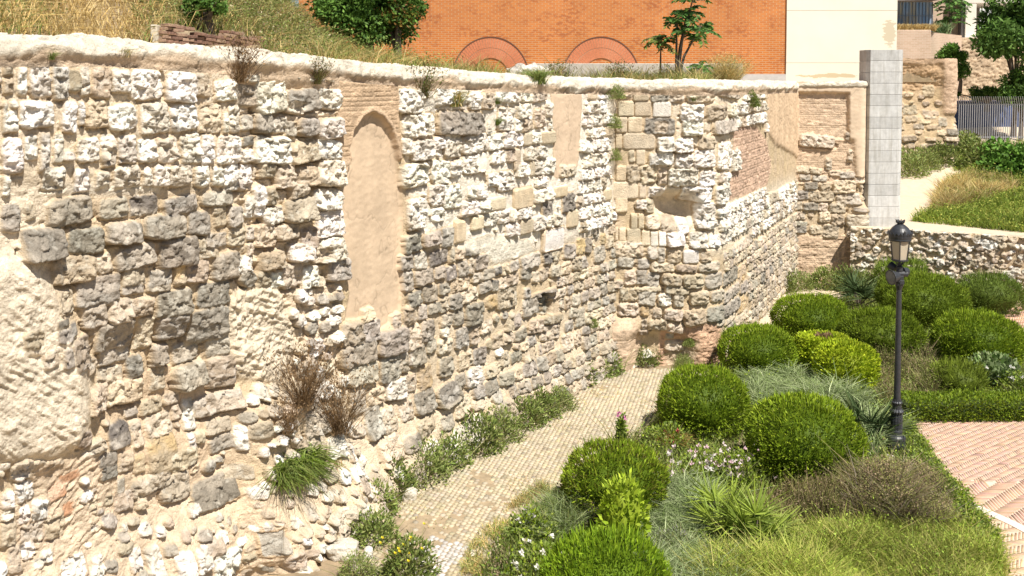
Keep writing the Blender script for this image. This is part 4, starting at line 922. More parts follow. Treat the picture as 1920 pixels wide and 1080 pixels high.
def ball(name, x0, y0, x1, y1, label, seed, cols=GREEN, squash=1., L=.075, W=.024, n=None, lump=.05, flat=0, group=None, cat='shrub', tips=.5, up=.6, spot=None):
    rg = np.random.default_rng(seed); xm, ym = (x0+x1)/2, (y0+y1)/2
    c = .7
    for _ in range(6):
        p = G(xm, ym, c); d = p.y; m = d/F; r = (x1-x0)/2*m*.91; vh = (y1-y0)/2*m; sn = math.sin(math.atan2(CAMH-c, d)); cs = math.cos(math.atan2(CAMH-c, d))
        rz = math.sqrt(max(vh*vh-(r*sn)**2, (.62*r)**2))/cs; c = rz*.86
    R = np.array((r, r*squash, rz)); n = n or int(7500*(r*r+2*r*rz)/1.0*(.065/L)**1.3)
    u = sphere_pts(n, rg, -.85)
    sup = 1/(np.abs(u)**2.35).sum(1)**(1/2.35); sup = sup/1.0
    uu = u*np.minimum(sup, 1.16)[:, None]
    lm = 1+lump*fbm(u[:, 0]*3+seed, u[:, 1]*3+u[:, 2]*2, 3, seed)*1.6+rg.normal(0, .02, n)-np.abs(rg.normal(0, .035, n))
    gapm = fbm(u[:, 0]*5+seed*3, u[:, 1]*5+u[:, 2]*4, 3, seed+40); lm = lm-.10*sstep(.18, .5, gapm)
    P = uu*lm[:, None]*R
    if flat: P[:, 2] = np.minimum(P[:, 2], rz*flat+rg.normal(0, .02, n))
    A = unit(u*R[::-1]*0+u)+np.array((0, 0, up))
    col = np.clip(cmix(n, cols, rg, .16)*(1+.35*fbm(u[:, 0]*2.2+seed, u[:, 1]*2.2+u[:, 2], 3, seed+50))[:, None], .005, .9)
    if spot: k_ = (np.hypot(P[:, 0]/R[0]-spot[0], P[:, 1]/R[1]-spot[1]) < spot[2]) & (u[:, 2] > .3); col[k_] = cmix(k_.sum(), BROWN, rg)
    rt = empty(name, (p.x, p.y, 0)); tag(rt, label, cat, group)
    P[:, 2] = np.maximum(P[:, 2]+c, .02)
    sets = [(leafset(P, A, L, W, rg, .45), col)]
    k = int(n*tips*.25)
    if k:
        i = rg.integers(0, n, k); i = i[u[i, 2] > .0]; sets.append((bladeset(P[i], u[i]*.4+np.array((0, 0, 1)), L*2.2, W*.6, rg, .2, .15), cmix(len(i), cols, rg, .2)*1.15))
    # solid heart of the shrub, leaf green darkened to stand for inner shade
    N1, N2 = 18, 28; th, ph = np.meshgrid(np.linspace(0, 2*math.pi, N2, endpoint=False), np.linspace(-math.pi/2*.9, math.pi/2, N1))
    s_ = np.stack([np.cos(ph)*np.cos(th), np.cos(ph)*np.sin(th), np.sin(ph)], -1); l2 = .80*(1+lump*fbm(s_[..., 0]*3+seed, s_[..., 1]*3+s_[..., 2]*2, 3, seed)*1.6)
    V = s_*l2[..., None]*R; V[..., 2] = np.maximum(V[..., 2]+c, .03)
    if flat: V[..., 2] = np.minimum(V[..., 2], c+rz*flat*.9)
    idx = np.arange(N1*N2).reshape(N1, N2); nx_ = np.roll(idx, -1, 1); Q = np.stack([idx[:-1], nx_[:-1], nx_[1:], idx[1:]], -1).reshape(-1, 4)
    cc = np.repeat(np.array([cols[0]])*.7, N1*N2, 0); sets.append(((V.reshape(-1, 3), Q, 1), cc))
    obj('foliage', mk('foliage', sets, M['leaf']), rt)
    mb = MB()
    for q in range(3): a = q*2.1+seed; mb.tube([(0, 0, -.03), (.05*math.cos(a), .05*math.sin(a), .2), (.3*r*math.cos(a), .3*r*math.sin(a), c)], [.03, .025, .012], 6)
    mb.build('stem', M['bark'], rt)
    return rt
gS = 'clipped round shrubs in the planting bed'
ball('round_shrub', 1230, 690, 1408, 822, 'round clipped dark green shrub touching the cobbled path, its shadow on the setts', 1, group=gS)
ball('round_shrub', 1395, 745, 1620, 905, 'largest clipped dark green shrub, immediately left of the street lamp base', 2, group=gS)
ball('round_shrub', 1047, 845, 1258, 965, 'low spreading clipped shrub with brownish patches, nearest the cobbled path', 3, cols=GREEN+[(.13, .12, .02)], group=gS)
ball('round_shrub', 1345, 612, 1495, 705, 'clipped shrub between the tower foot and the bright lime hedge', 4, group=gS)
ball('round_shrub', 1447, 558, 1597, 640, 'clipped spiky topped shrub farthest up the sandy path', 5, group=gS)
ball('lime_shrub', 1488, 614, 1600, 700, 'flat topped lime green shrub with a bare brown spot on top', 6, cols=LIME, L=.07, W=.04, flat=.55, tips=0, group=None, spot=(.05, .15, .34))
ball('lime_shrub', 1523, 640, 1650, 735, 'broad rounded lime green shrub in front of the flat topped one', 7, cols=LIME, L=.07, W=.04, tips=0)
ball('round_shrub', 1570, 590, 1735, 672, 'loose mid green shrub directly behind the lamp pole and lime hedge', 8, cols=[(.14, .20, .015), (.21, .28, .02), (.10, .15, .012)], lump=.09, group=gS)
ball('round_shrub', 1748, 585, 1918, 692, 'big dark round shrub right of the lamp near the picture edge', 9, lump=.07, group=gS)
ball('round_shrub', 1645, 515, 1815, 615, 'wide shaggy green shrub behind the lamp pole close to the rubble wall', 10, cols=[(.15, .22, .015), (.23, .30, .03), (.11, .16, .015)], lump=.10, tips=1, group=gS)
ball('round_shrub', 1000, 1015, 1270, 1190, 'bright green clipped shrub cut off by the bottom edge of the picture', 11, cols=[(.16, .26, .012), (.24, .34, .02), (.11, .19, .01)], tips=.8, group=gS)
ball('leafy_bush', 1640, 490, 1740, 560, 'loose yellow green bush just behind the lamp floodlight', 12, cols=[(.17, .25, .03), (.24, .32, .05), (.12, .18, .03)], lump=.16, L=.14, W=.02, tips=1)
ball('leafy_bush', 1795, 520, 1918, 590, 'grassy green bush at the foot of the rubble wall far right', 13, cols=[(.14, .20, .03), (.19, .26, .05), (.09, .14, .02)], lump=.14, L=.12, W=.018, tips=1)
ball('leafy_bush', 1745, 680, 1850, 745, 'feathery green bush in front of the big dark round shrub', 14, cols=[(.15, .20, .02), (.23, .29, .04)], lump=.16, L=.11, W=.016, tips=1)
ball('leafy_bush', 1125, 905, 1212, 1040, 'young shrub of glossy yellow green leaves before the low spreading shrub', 15, cols=[(.34, .44, .03), (.42, .52, .06), (.22, .32, .02)], lump=.25, L=.11, W=.055, tips=0, n=900)
ball('leafy_bush', 1820, 668, 1905, 725, 'broad leaved pale green shrub by the white roses at the right edge', 16, cols=[(.22, .30, .12), (.34, .40, .20), (.12, .20, .05)], lump=.15, L=.12, W=.085, tips=0, n=1100)

def scatter(pxpoly, n, rg, zf=None, world=None):
    W_ = world or [tuple(G(*p)[:2]) for p in pxpoly]; w = np.array(W_); lo, hi = w.min(0), w.max(0); out = []
    tot = 0
    while tot < n:
        q = rg.uniform(lo, hi, (n*2, 2)); q = q[inpoly(q[:, 0], q[:, 1], W_)]; out.append(q); tot += len(q)
        if len(q) == 0: break
    q = np.concatenate(out)[:n]; z = np.zeros(len(q)) if zf is None else zf(q[:, 0], q[:, 1])
    return np.column_stack([q, z])
def clumpy(P, s, th, seed, rg):
    return P[fbm(P[:, 0]*s, P[:, 1]*s, 3, seed)+rg.normal(0, .12, len(P)) > th]
UP = np.array((0., 0., 1.))
rg = np.random.default_rng(9)
bedpoly = [G(*p) for p in [(868, 1160), (905, 1080), (935, 1010), (985, 975), (1040, 935), (1090, 880), (1150, 845), (1200, 815), (1228, 790), (1245, 745), (1262, 722), (1300, 714), (1352, 710), (1395, 680), (1430, 632), (1455, 607), (1490, 584), (1540, 570), (1600, 556), (1640, 542), (1930, 565), (1860, 580), (1880, 610), (1930, 640), (1990, 700), (1990, 780), (1700, 787), (1708, 800), (1722, 850), (1745, 880), (1775, 915), (1800, 960), (1850, 1010), (1885, 1075), (1890, 1160)]]
bp = [(p.x, p.y) for p in bedpoly]
def stuffgrass(name, world, n, cols, h, w, bend=.4, jit=.3, cl=None, extra=None, mat='leaf', zf=None, seed=1):
    rg = np.random.default_rng(seed); P = scatter(None, n, rg, zf, world)
    if cl: P = clumpy(P, cl[0], cl[1], seed, rg)
    hh = h*np.maximum(.3, 1+.9*fbm(P[:, 0]*1.1, P[:, 1]*1.1, 3, seed+3))*np.where(rg.random(len(P)) < .06, 1.5, 1); A = np.repeat(UP[None], len(P), 0)
    c = cmix(len(P), cols, rg, .2); t = fbm(P[:, 0]*.9, P[:, 1]*.9, 3, seed+7)[:, None]
    c = np.clip(c*(1+.45*t), .005, .9)
    sets = [(bladeset(P, A, hh, w, rg, jit, bend), c)]
    if extra:
        en, ec, el, ew = extra; i = rg.integers(0, len(P), en); q = P[i]+np.column_stack([rg.normal(0, .03, en), rg.normal(0, .03, en), hh[i]*rg.uniform(.2, 1, en)])
        sets.append((leafset(q, np.repeat(UP[None], en, 0)*.3, el, ew, rg, .8), cmix(en, ec, rg, .2)))
    return tag(obj(name, mk(name, sets, M[mat])), kind='stuff')
Wp = lambda pts: [(p.x, p.y) for p in (G(*q) for q in pts)]
stuffgrass('ground_cover', bp, 75000, WEED+OLIVE+[(.20, .30, .05), (.30, .26, .12)], .19, .014, extra=(32000, WEED+GREEN, .06, .03), seed=2)
stuffgrass('yellow_green_grass', Wp([(1400, 1000), (1500, 1005), (1620, 1005), (1700, 1015), (1810, 985), (1880, 1075), (1890, 1180), (1300, 1180), (1330, 1060)]), 60000, [(.33, .40, .06), (.44, .46, .10), (.25, .34, .05), (.52, .45, .16)], .34, .010, seed=3, jit=.4, extra=(9000, [(.22, .32, .04), (.32, .40, .06)], .045, .022))
silver = [(.29, .35, .17), (.40, .44, .25), (.23, .30, .12), (.17, .24, .07)]
stuffgrass('silver_grass', Wp([(1395, 715), (1480, 712), (1620, 765), (1665, 820), (1640, 870), (1620, 830), (1500, 775), (1420, 775)]), 15000, silver, .50, .013, bend=.7, seed=4)
stuffgrass('silver_grass', Wp([(1175, 960), (1240, 925), (1330, 935), (1340, 1010), (1420, 1060), (1380, 1160), (1240, 1160), (1200, 1060)]), 17000, silver, .42, .011, bend=.7, seed=5)
stuffgrass('silver_grass', Wp([(985, 985), (1060, 950), (1100, 985), (1060, 1030), (1000, 1020)]), 5000, silver+WEED, .34, .010, bend=.6, seed=6)
heath = [(.26, .18, .11), (.38, .28, .19), (.20, .16, .07), (.24, .26, .08), (.28, .30, .08)]
stuffgrass('brown_heather', Wp([(1430, 952), (1600, 940), (1600, 990), (1500, 1000), (1420, 990)]), 9000, heath, .42, .014, bend=.2, jit=.15, seed=7, extra=(9000, heath, .035, .02), mat='dry')
stuffgrass('brown_heather', Wp([(1610, 935), (1660, 900), (1728, 895), (1775, 950), (1790, 1000), (1700, 1010), (1610, 995)]), 14000, heath+[(.34, .29, .22)], .52, .012, bend=.5, seed=8, extra=(12000, heath, .035, .02), mat='dry')
stuffgrass('brown_heather', Wp([(1640, 680), (1740, 670), (1760, 745), (1700, 775), (1650, 770)]), 10000, heath+OLIVE, .45, .014, bend=.3, seed=9, extra=(9000, heath+WEED, .04, .02))
stuffgrass('edge_grass', Wp([(1702, 790), (1745, 855), (1790, 920), (1870, 1020), (1880, 1075), (1850, 1075), (1780, 975), (1735, 905), (1690, 850)]), 9000, GREEN+WEED+[(.20, .30, .04)], .22, .014, bend=.8, seed=10, extra=(8000, GREEN+WEED, .05, .03))
stuffgrass('path_edge_grass', Wp([(905, 1085), (935, 1005), (985, 970), (1035, 930), (1020, 905), (960, 945), (890, 1000), (860, 1085)]), 3500, STRAW+WEED, .16, .008, bend=.8, cl=(2.0, 0.0), seed=11)
stuffgrass('path_weeds', [(p.x, p.y) for p in path], 6500, STRAW+[(.45, .42, .15), (.20, .24, .07)], .05, .010, bend=1.0, cl=(1.1, .18), seed=12)

# low clipped hedge along the far edge of the plaza
def hedge():
    rg = np.random.default_rng(21); A_ = G(1700, 792); B_ = G(2100, 788); L_ = (B_-A_).length; d = (B_-A_).normalized(); nn = Vector((-d.y, d.x, 0)); n = 15000
    s = rg.uniform(0, L_, n); f = rg.integers(0, 3, n); w = .55; h = .38
    y = np.where(f == 0, rg.uniform(0, w, n), np.where(f == 1, rg.normal(0, .03, n), w+rg.normal(0, .03, n))); z = np.where(f == 0, h+rg.normal(0, .03, n), rg.uniform(0, h, n))
    z = z*(1+.13*fbm(s*1.5, s*0, 3, 3)); nr = np.where((f == 0)[:, None], UP[None], np.where((f == 1)[:, None], -np.array(nn)[None], np.array(nn)[None]))
    P = np.array(A_)[None]+np.array(d)[None]*s[:, None]+np.array(nn)[None]*y[:, None]+UP[None]*z[:, None]
    rt = empty('low_hedge', A_); tag(rt, 'low clipped green hedge edging the far side of the brick plaza', 'hedge')
    c = cmix(n, GREEN+[(.17, .26, .03), (.22, .28, .05)], rg)
    mb = MB(); mb.prism([A_+nn*.06, B_+nn*.06, B_+nn*(w-.06), A_+nn*(w-.06)], (0, 0, h*.8))
    Pl = leafset(P-np.array(A_), nr+UP*.5, .06, .028, rg, .5)
    obj('foliage', mk('foliage', [(Pl, c)], M['leaf']), rt)
    under(mb.build('inner_twigs', plain('twig_mass', (.05, .07, .015), .9, .3, 20), rt))
hedge()

# generic plant meshes, copied about
def plant(name, me_parts, loc, label, cat='plant', group=None, sc=1., rz=None, rot=None):
    rt = empty(name, loc, NR.uniform(0, 6.28) if rz is None else rz); rt.scale = (sc, sc, sc)
    if rot: rt.rotation_euler = rot
    tag(rt, label, cat, group)
    for nm, me in me_parts: obj(nm, me, rt)
    return rt
def weed_mesh(seed, R=.35, H=.45, n=1500, cols=WEED, L=.07, W=.028, stems=40):
    rg = np.random.default_rng(seed); u = sphere_pts(n, rg, -.1); l = rg.uniform(.35, 1.0, n)**.6*(1+.3*fbm(u[:, 0]*2+seed, u[:, 1]*2, 3, seed))
    P = u*l[:, None]*np.array((R, R, H)); P[:, 2] = np.abs(P[:, 2])
    st = bladeset(np.column_stack([rg.normal(0, R*.3, stems), rg.normal(0, R*.3, stems), np.zeros(stems)]), np.column_stack([rg.normal(0, .5, stems), rg.normal(0, .5, stems), np.ones(stems)]), H*1.25, .014, rg, .2, .3)
    return [('foliage', mk('weed_foliage', [(leafset(P, u+UP*.4, L, W, rg, .7), cmix(n, cols, rg, .2))], M['leaf'])), ('stem', mk('weed_stems', [(st, cmix(stems, [(.30, .28, .12), (.2, .22, .08)], rg))], M['leaf']))]
def dry_mesh(seed, R=.4, H=.6, n=350, cols=BROWN, heads=900, w=.009):
    rg = np.random.default_rng(seed); a = rg.uniform(0, 6.28, n); e = rg.uniform(.1, 1.0, n)
    A = np.column_stack([np.cos(a)*e*R/H, np.sin(a)*e*R/H, np.ones(n)*.9]); P = np.column_stack([rg.normal(0, R*.12, n), rg.normal(0, R*.12, n), np.zeros(n)])
    st = bladeset(P, A, H*1.1, w, rg, .1, .3, .5)
    i = rg.integers(0, n, heads); t = rg.uniform(.45, 1.1, heads)[:, None]; q = P[i]+unit(A[i])*H*1.05*t+rg.normal(0, .035, (heads, 3))
    return [('dry_foliage', mk('dry_foliage', [(st, cmix(n, cols, rg, .2)), (leafset(q, np.repeat(UP[None], heads, 0), .045, .018, rg, .9), cmix(heads, cols, rg, .25))], M['dry']))]
def tuft_mesh(seed, R=.3, H=.4, n=420, cols=WEED, bend=.8, w=.010, droop=False):
    rg = np.random.default_rng(seed); a = rg.uniform(0, 6.28, n); e = rg.uniform(.05, .9, n)
    A = np.column_stack([np.cos(a)*e*R/H, np.sin(a)*e*R/H, np.ones(n)]); P = np.column_stack([rg.normal(0, R*.2, n), rg.normal(0, R*.2, n), np.zeros(n)])
    if droop: A[:, 2] = -.6; A[:, 1] *= .3
    return [('blades', mk('grass_blades', [(bladeset(P, A, H, w, rg, .15, bend), cmix(n, cols, rg, .2))], M['leaf' if cols is not STRAW else 'dry']))]
weeds = [weed_mesh(101), weed_mesh(102, cols=OLIVE+WEED, H=.5), weed_mesh(103, cols=WEED+[(.30, .34, .12)], n=1900, L=.05, W=.018)]
def stone_mesh(seed, col):
    n1, n2 = 26, 40; th, ph = np.meshgrid(np.linspace(0, 2*math.pi, n2, endpoint=False), np.linspace(-math.pi/2, math.pi/2, n1))
    u = np.stack([np.cos(ph)*np.cos(th), np.cos(ph)*np.sin(th), np.sin(ph)], -1); d = 1+.22*fbm(u[..., 0]*2+seed, u[..., 1]*2+u[..., 2]*1.6, 4, seed, True); u = u/(np.abs(u)**4).sum(-1, keepdims=True)**.25
    idx = np.arange(n1*n2).reshape(n1, n2); nx_ = np.roll(idx, -1, 1); Q = np.stack([idx[:-1], nx_[:-1], nx_[1:], idx[1:]], -1)
    c = np.array(col)[None, None]*(1+.3*fbm(u[..., 0]*4, u[..., 1]*4+u[..., 2]*3, 4, seed+2))[..., None]
    return mesh_np('stone', u*d[..., None]*np.array((1, .75, .6)), Q, M['rock'], np.clip(c, .02, .9).reshape(-1, 3), True)
sms = [stone_mesh(41, (.66, .60, .50)), stone_mesh(42, (.55, .47, .37)), stone_mesh(43, (.74, .70, .62))]
for i, (x, y, r, lb) in enumerate([(642, 1040, .2, 'pale squared stone lying against the wall foot, nearest the bottom left corner of the path'), (668, 1072, .15, 'brownish fallen stone at the bottom edge beside the wall foot'), (690, 1045, .10, 'small whitish fallen stone between the two lowest weed bushes'), (768, 935, .13, 'pale boulder half hidden by the widest weed clump'), (890, 832, .18, 'largest rounded pale boulder at the wall foot behind the tall olive weeds'), (915, 808, .12, 'brown stone at the wall foot right of the largest boulder'), (968, 768, .12, 'whitish stone at the wall foot behind the grey green weed bush')]):
    o = tag(obj('fallen_stone', sms[i % 3], None, G(x, y)+Vector((0, 0, r*.3))), lb, 'stone', 'loose stones at the foot of the wall'); o.scale = (r, r, r); o.rotation_euler = (i*.3, i*.7, i*1.9)
gW = 'weeds growing along the foot of the wall'
foot = [(700, 960, .95, 'sprawling weed clump at the wall foot level with the protruding stone buttress'), (740, 925, 1.0, 'leafy weed clump at the wall foot, left of the widest clump'),
 (792, 895, 1.35, 'widest leafy weed clump at the foot of the wall below the arched niche'), (840, 872, 1.0, 'dark green weeds at the wall foot right of the widest clump'), (893, 845, 1.15, 'tall olive weeds leaning on pale boulders at the wall foot'),
 (935, 822, 1.25, 'weed clump at the wall foot casting a small shadow onto the setts'), (985, 795, 1.0, 'small grey green weed bush at the wall foot where the path bends'), (1012, 780, .95, 'weed bush beside the grey green one at the path bend'), (1050, 765, .9, 'rounded weed bush standing out onto the path under the drain hole'),
 (1040, 705, 1.1, 'green weeds directly below the square drain hole in the wall'), (1075, 718, 1.3, 'dark bushy weeds leaning over the path below the drain hole'), (1110, 705, 1.1, 'weeds against the wall just left of the tower corner'), (1140, 698, 1.0, 'last weed clump before the inner corner of the tower'),
 (1212, 682, .85, 'small round weed in the middle of the tower foot'), (1282, 688, .6, 'low weeds at the right side of the tower foot'), (1415, 570, .9, 'weed sprig at the foot of the receding tower flank'), (1460, 548, 1.4, 'weeds in the corner where the tower flank meets the end pier'), (1500, 542, 1.2, 'weeds at the left foot of the end pier'), (1545, 540, 1.3, 'weeds at the middle foot of the end pier'), (1590, 544, 1.3, 'weeds at the right foot of the end pier'), (1630, 545, 1.3, 'weeds at the rubble heap beside the end pier'),
 (705, 1012, .8, 'bright green weed bush at the bottom of the wall beside white slabs'), (765, 1085, .95, 'yellow flowering weed at the bottom of the picture beside white slabs'), (672, 1085, .7, 'olive weed tuft at the very bottom next to the wall base')]
for i, (x, y, s, lb) in enumerate(foot): p = G(x, y); plant('weed_clump', weeds[i % 3], p, lb, 'weed', gW, s*1.12)
yf = mk('yellow_bloom', [(leafset(np.zeros((4, 3)), UP[None]*1., .035, .03, NR, .6), cmix(4, [(.85, .70, .05)], NR, .05))], M['petal'])
o = [q for q in bpy.data.objects if q.get('label', '').startswith('yellow flowering')][0]; 
for q_ in range(12): obj('bloom', yf, o, (NR.normal(0, .2), NR.normal(0, .2), NR.uniform(.35, .5)))

gP = 'plants rooted in the old wall'
def wp(fld, x, y, out=.03, z=0):
    p, n = fld.point(x, y, out); p.z += z; return p
dryA, dryB = dry_mesh(201, .42, .5, 200, heads=420, w=.006), dry_mesh(202, .6, .75, 210, heads=620, w=.007)
dryC = dry_mesh(203, .34, .42, 170, OLIVE+BROWN, 420, w=.006)
tg = tuft_mesh(211, .22, .34, 320, WEED); ty_ = tuft_mesh(212, .25, .34, 260, STRAW+WEED); th_ = tuft_mesh(213, .22, .42, 150, BROWN+STRAW, droop=True)
wl = [(LW, 445, 155, dryA, 1.15, 'dry brown bush rooted under the coping, largest of those on the wall top'), (LW, 592, 158, dryC, .85, 'thin dry grey shrub under the coping just left of the brick arch'), (LW, 793, 185, dryC, 1.3, 'olive shrub under the coping right of the brick arch'), (LW, 850, 200, ty_, 1.25, 'pale green grass tuft under the coping, right of the olive shrub'),
 (LW, 1007, 158, tg, 1.3, 'dark green tuft hanging over the coping by the white boulder'), (LW, 232, 108, ty_, .55, 'tiny straw tuft on the coping at upper left'), (LW, 95, 112, tg, .4, 'tiny green sprig under the coping far left'), (LW, 930, 195, tg, .6, 'small green tuft among white blocks left of the tall plaster panel'), (LW, 930, 235, tg, .6, 'lower green tuft among white blocks left of the tall plaster panel'),
 (LW, 1147, 185, weeds[2], .8, 'yellow green weed hanging at the inner tower corner under the coping'), (LW, 1146, 240, weeds[2], .7, 'middle weed in the inner tower corner'), (LW, 1148, 300, weeds[2], .6, 'lowest weed in the inner tower corner beside the quoins'), (TW, 1404, 200, weeds[1], .8, 'green weed growing from rough stones high on the rounded tower'), (TW, 1300, 190, tg, .5, 'little tuft under the tower coping'),
 (LW, 1108, 612, weeds[0], .42, 'fern like green plant in the wall by the tower corner'), (LW, 505, 1030, weeds[0], .35, 'small green plant low on the wall near the bottom edge'), (TW, 1292, 648, weeds[0], .38, 'small green plant sprouting above the tower foot')]
for f_, x, y, me, s, lb in wl: plant('wall_plant', me, wp(f_, x, y, .02), lb, 'plant', gP, s)
for x, y, me, s, lb in [(530, 745, dryB, 1.1, 'tall dead brown stems on the ledge of the stone buttress, left of the two'), (600, 795, dryB, 1.15, 'tall dead brown stems on the right end of the buttress ledge'), (500, 795, dryA, .9, 'short dead brown plant at the front of the buttress ledge')]:
    plant('dead_plant', me, wp(LW, x, y, .42, -.05), lb, 'plant', 'dead plants on the buttress ledge', s)
gl = mk('g', [(leafset(np.column_stack([NR.uniform(-.33, .33, 1300), NR.uniform(-.02, .16, 1300), NR.uniform(-.16, .14, 1300)]), UP[None]*.3, .055, .022, NR, .8), cmix(1300, WEED+GREEN[:2], NR)), (bladeset(np.column_stack([NR.uniform(-.35, .35, 900), NR.uniform(-.02, .12, 900), NR.uniform(-.1, .12, 900)]), np.repeat(np.array([(0, .5, .3)]), 900, 0), .26, .012, NR, .8, 1.1), cmix(900, OLIVE+WEED+GREEN[:1], NR))], M['leaf'])
rzw = math.atan2(nL.y, nL.x)-math.pi/2
plant('hanging_grass', [('blades', gl)], wp(LW, 515, 865, .40), 'bright green grass clump growing from the face of the stone buttress', 'plant', None, 1.15, rz=rzw)
plant('hanging_dry_grass', th_, wp(LW, 500, 915, .42), 'straw coloured dead grass hanging below the green clump on the buttress', 'plant', None, 1.3, rz=rzw)
plant('hanging_dry_grass', th_, wp(LW, 588, 850, .35), 'grey brown dead grass hanging right of the green clump on the buttress', 'plant', None, 1.35, rz=rzw)

# flowers and roses
def rose(x, y, R, H, nf, cols, label, seed, fl=.052, name='rose_bush', zmin=.4):
    rg = np.random.default_rng(seed); bls = []; rt = empty(name, G(x, y)); tag(rt, label, 'flowers')
    me = weed_mesh(seed, R, H, 1500, GREEN+WEED, .06, .035)
    for nm, m in me: obj(nm, m, rt)
    c = np.column_stack([rg.normal(0, R*.5, nf), rg.normal(0, R*.5, nf), H*rg.uniform(zmin, 1.02, nf)]); k = 9
    for q in range(nf):
        if q < 4: bl_ = mk('bloom', [(leafset(np.zeros((k, 3)), UP[None]*.6, fl, fl*.75, rg, 1.0), np.repeat(cmix(1, cols, rg, .05), k, 0))], M['petal']); bls.append(bl_)
        ob = obj('bloom', bls[q % len(bls)] if q >= 4 else bl_, rt); ob.location = tuple(c[q]); ob.rotation_euler = (0, 0, rg.uniform(0, 6))
PINKW = [(.80, .68, .68), (.82, .78, .76), (.75, .55, .60)]
rose(1335, 905, .75, .55, 46, PINKW, 'sprawling rose bush full of white and pale pink blooms left of the largest shrub', 301)
rose(1385, 905, .45, .5, 16, PINKW, 'smaller pale pink rose bush against the largest clipped shrub', 302)
rose(1300, 915, .4, .35, 8, [(.80, .45, .40), (.82, .7, .6)], 'salmon pink roses just behind the silver grass', 305)
rose(1010, 1085, .55, .4, 20, [(.85, .80, .65), (.84, .82, .78)], 'cream flowered bush at the bottom edge beside the cobbled path', 303)
rose(1000, 1010, .4, .4, 7, [(.85, .82, .82)], 'bush with a few white blooms on the bed corner by the cobbles', 304)
rose(1915, 740, .5, .5, 14, [(.86, .84, .78)], 'white rose bush at the right edge behind the low hedge', 306)
rose(1250, 840, .45, .42, 3, [(.55, .12, .12)], 'leafy bush with dark red buds right of the low spreading shrub', 307)
rose(1325, 800, .45, .7, 2, [(.8, .7, .3)], 'thin leafy rose shoots rising before the path side round shrub', 308, zmin=.9)
rose(1165, 855, .10, .75, 3, [(.62, .22, .42)], 'single tall stalk with magenta blooms behind the low spreading shrub', 309, fl=.05, name='flower_stalk', zmin=.93)
plant('orange_grass', tuft_mesh(310, .35, .35, 900, [(.55, .33, .10), (.50, .36, .14), (.42, .28, .10)]), G(1260, 838), 'rusty orange dry grass tuft below the path side round shrub', 'grass')

# dwarf fan palms
def fan_mesh(seed, nf, cols, PL=.45, BL=.5):
    rg = np.random.default_rng(seed); Vs = []; n_ = 0; P = []; A = []; cc = []; st = MB()
    for f in range(nf):
        a = rg.uniform(0, 6.28); e = rg.uniform(.35, 1.35); d = np.array((math.cos(a)*math.cos(e), math.sin(a)*math.cos(e), math.sin(e))); c = d*PL*rg.uniform(.7, 1.2)
        st.tube([(0, 0, .03), tuple(c*.5+UP*.03), tuple(c)], [.012, .009, .007], 5)
        side = unit(np.cross(d, UP)); nb_ = 17
        for k in range(nb_):
            t = (k/(nb_-1)-.5)*math.radians(200); v = d*math.cos(t)+side*math.sin(t)+UP*.05*abs(math.sin(t)); P.append(c); A.append(v); cc.append(cols[f % len(cols)])
    P = np.array(P); A = np.array(A); V = bladeset(P, A, BL, .026, rg, .02, .15)
    me = bpy.data.meshes.new('petioles'); me.from_pydata(st.v, [], st.f); me.materials.append(M['bark'])
    return [('fronds', mk('palm_fronds', [(V, np.clip(np.array(cc)*(1+rg.normal(0, .12, len(cc)))[:, None], .01, .9))], M['leaf'])), ('trunk', me)]
pf = fan_mesh(401, 16, [(.28, .36, .05), (.22, .30, .05), (.34, .40, .10)]); pf2 = fan_mesh(402, 15, [(.07, .11, .04), (.10, .15, .05), (.16, .20, .08)])
lvm = [weed_mesh(330, .38, .42, 1300, LAV+OLIVE, .06, .014, 90), weed_mesh(331, .32, .38, 1200, LAV+BROWN, .05, .014, 90)]
for x_, y_, s_, k_, lb_ in [(1105, 985, 1.0, 1, 'greyish lavender clump directly below the low spreading shrub'), (1255, 1045, .9, 0, 'faded lavender clump in the silver grass left of the fan palms'), (1345, 1075, 1.0, 1, 'brownish lavender clump at the bottom edge below the fan palms'), (1475, 800, .9, 0, 'lavender clump between the path side shrub and the largest shrub'), (1725, 600, 1.0, 1, 'brown lavender clump behind the lamp between two green shrubs'), (1760, 660, 1.1, 0, 'pale lavender clump left of the big dark round shrub')]:
    plant('lavender_clump', lvm[k_], G(x_, y_), lb_, 'plant', 'lavender clumps in the planting bed', s_)
gF = 'dwarf fan palms in the planting bed'
plant('fan_palm', pf, G(1350, 1010), 'yellow green dwarf fan palm with upright fronds, left of the pair', 'palm', gF, 1.0, rz=.3)
plant('fan_palm', pf, G(1415, 1040), 'yellow green dwarf fan palm spreading right beside its taller twin', 'palm', gF, 1.05, rz=2.0)
plant('fan_palm', pf2, G(1625, 840), 'dark blue green fan palm at the foot of the street lamp', 'palm', gF, 1.15, rz=1.2)
plant('fan_palm', pf2, G(1610, 580), 'dark fan palm beside the spiky topped shrub near the end pier', 'palm', gF, 1.35, rz=.4)
plant('fan_palm', pf2, G(1912, 680), 'grey green fan palm at the right edge beside the big dark shrub', 'palm', gF, 1.0, rz=4)

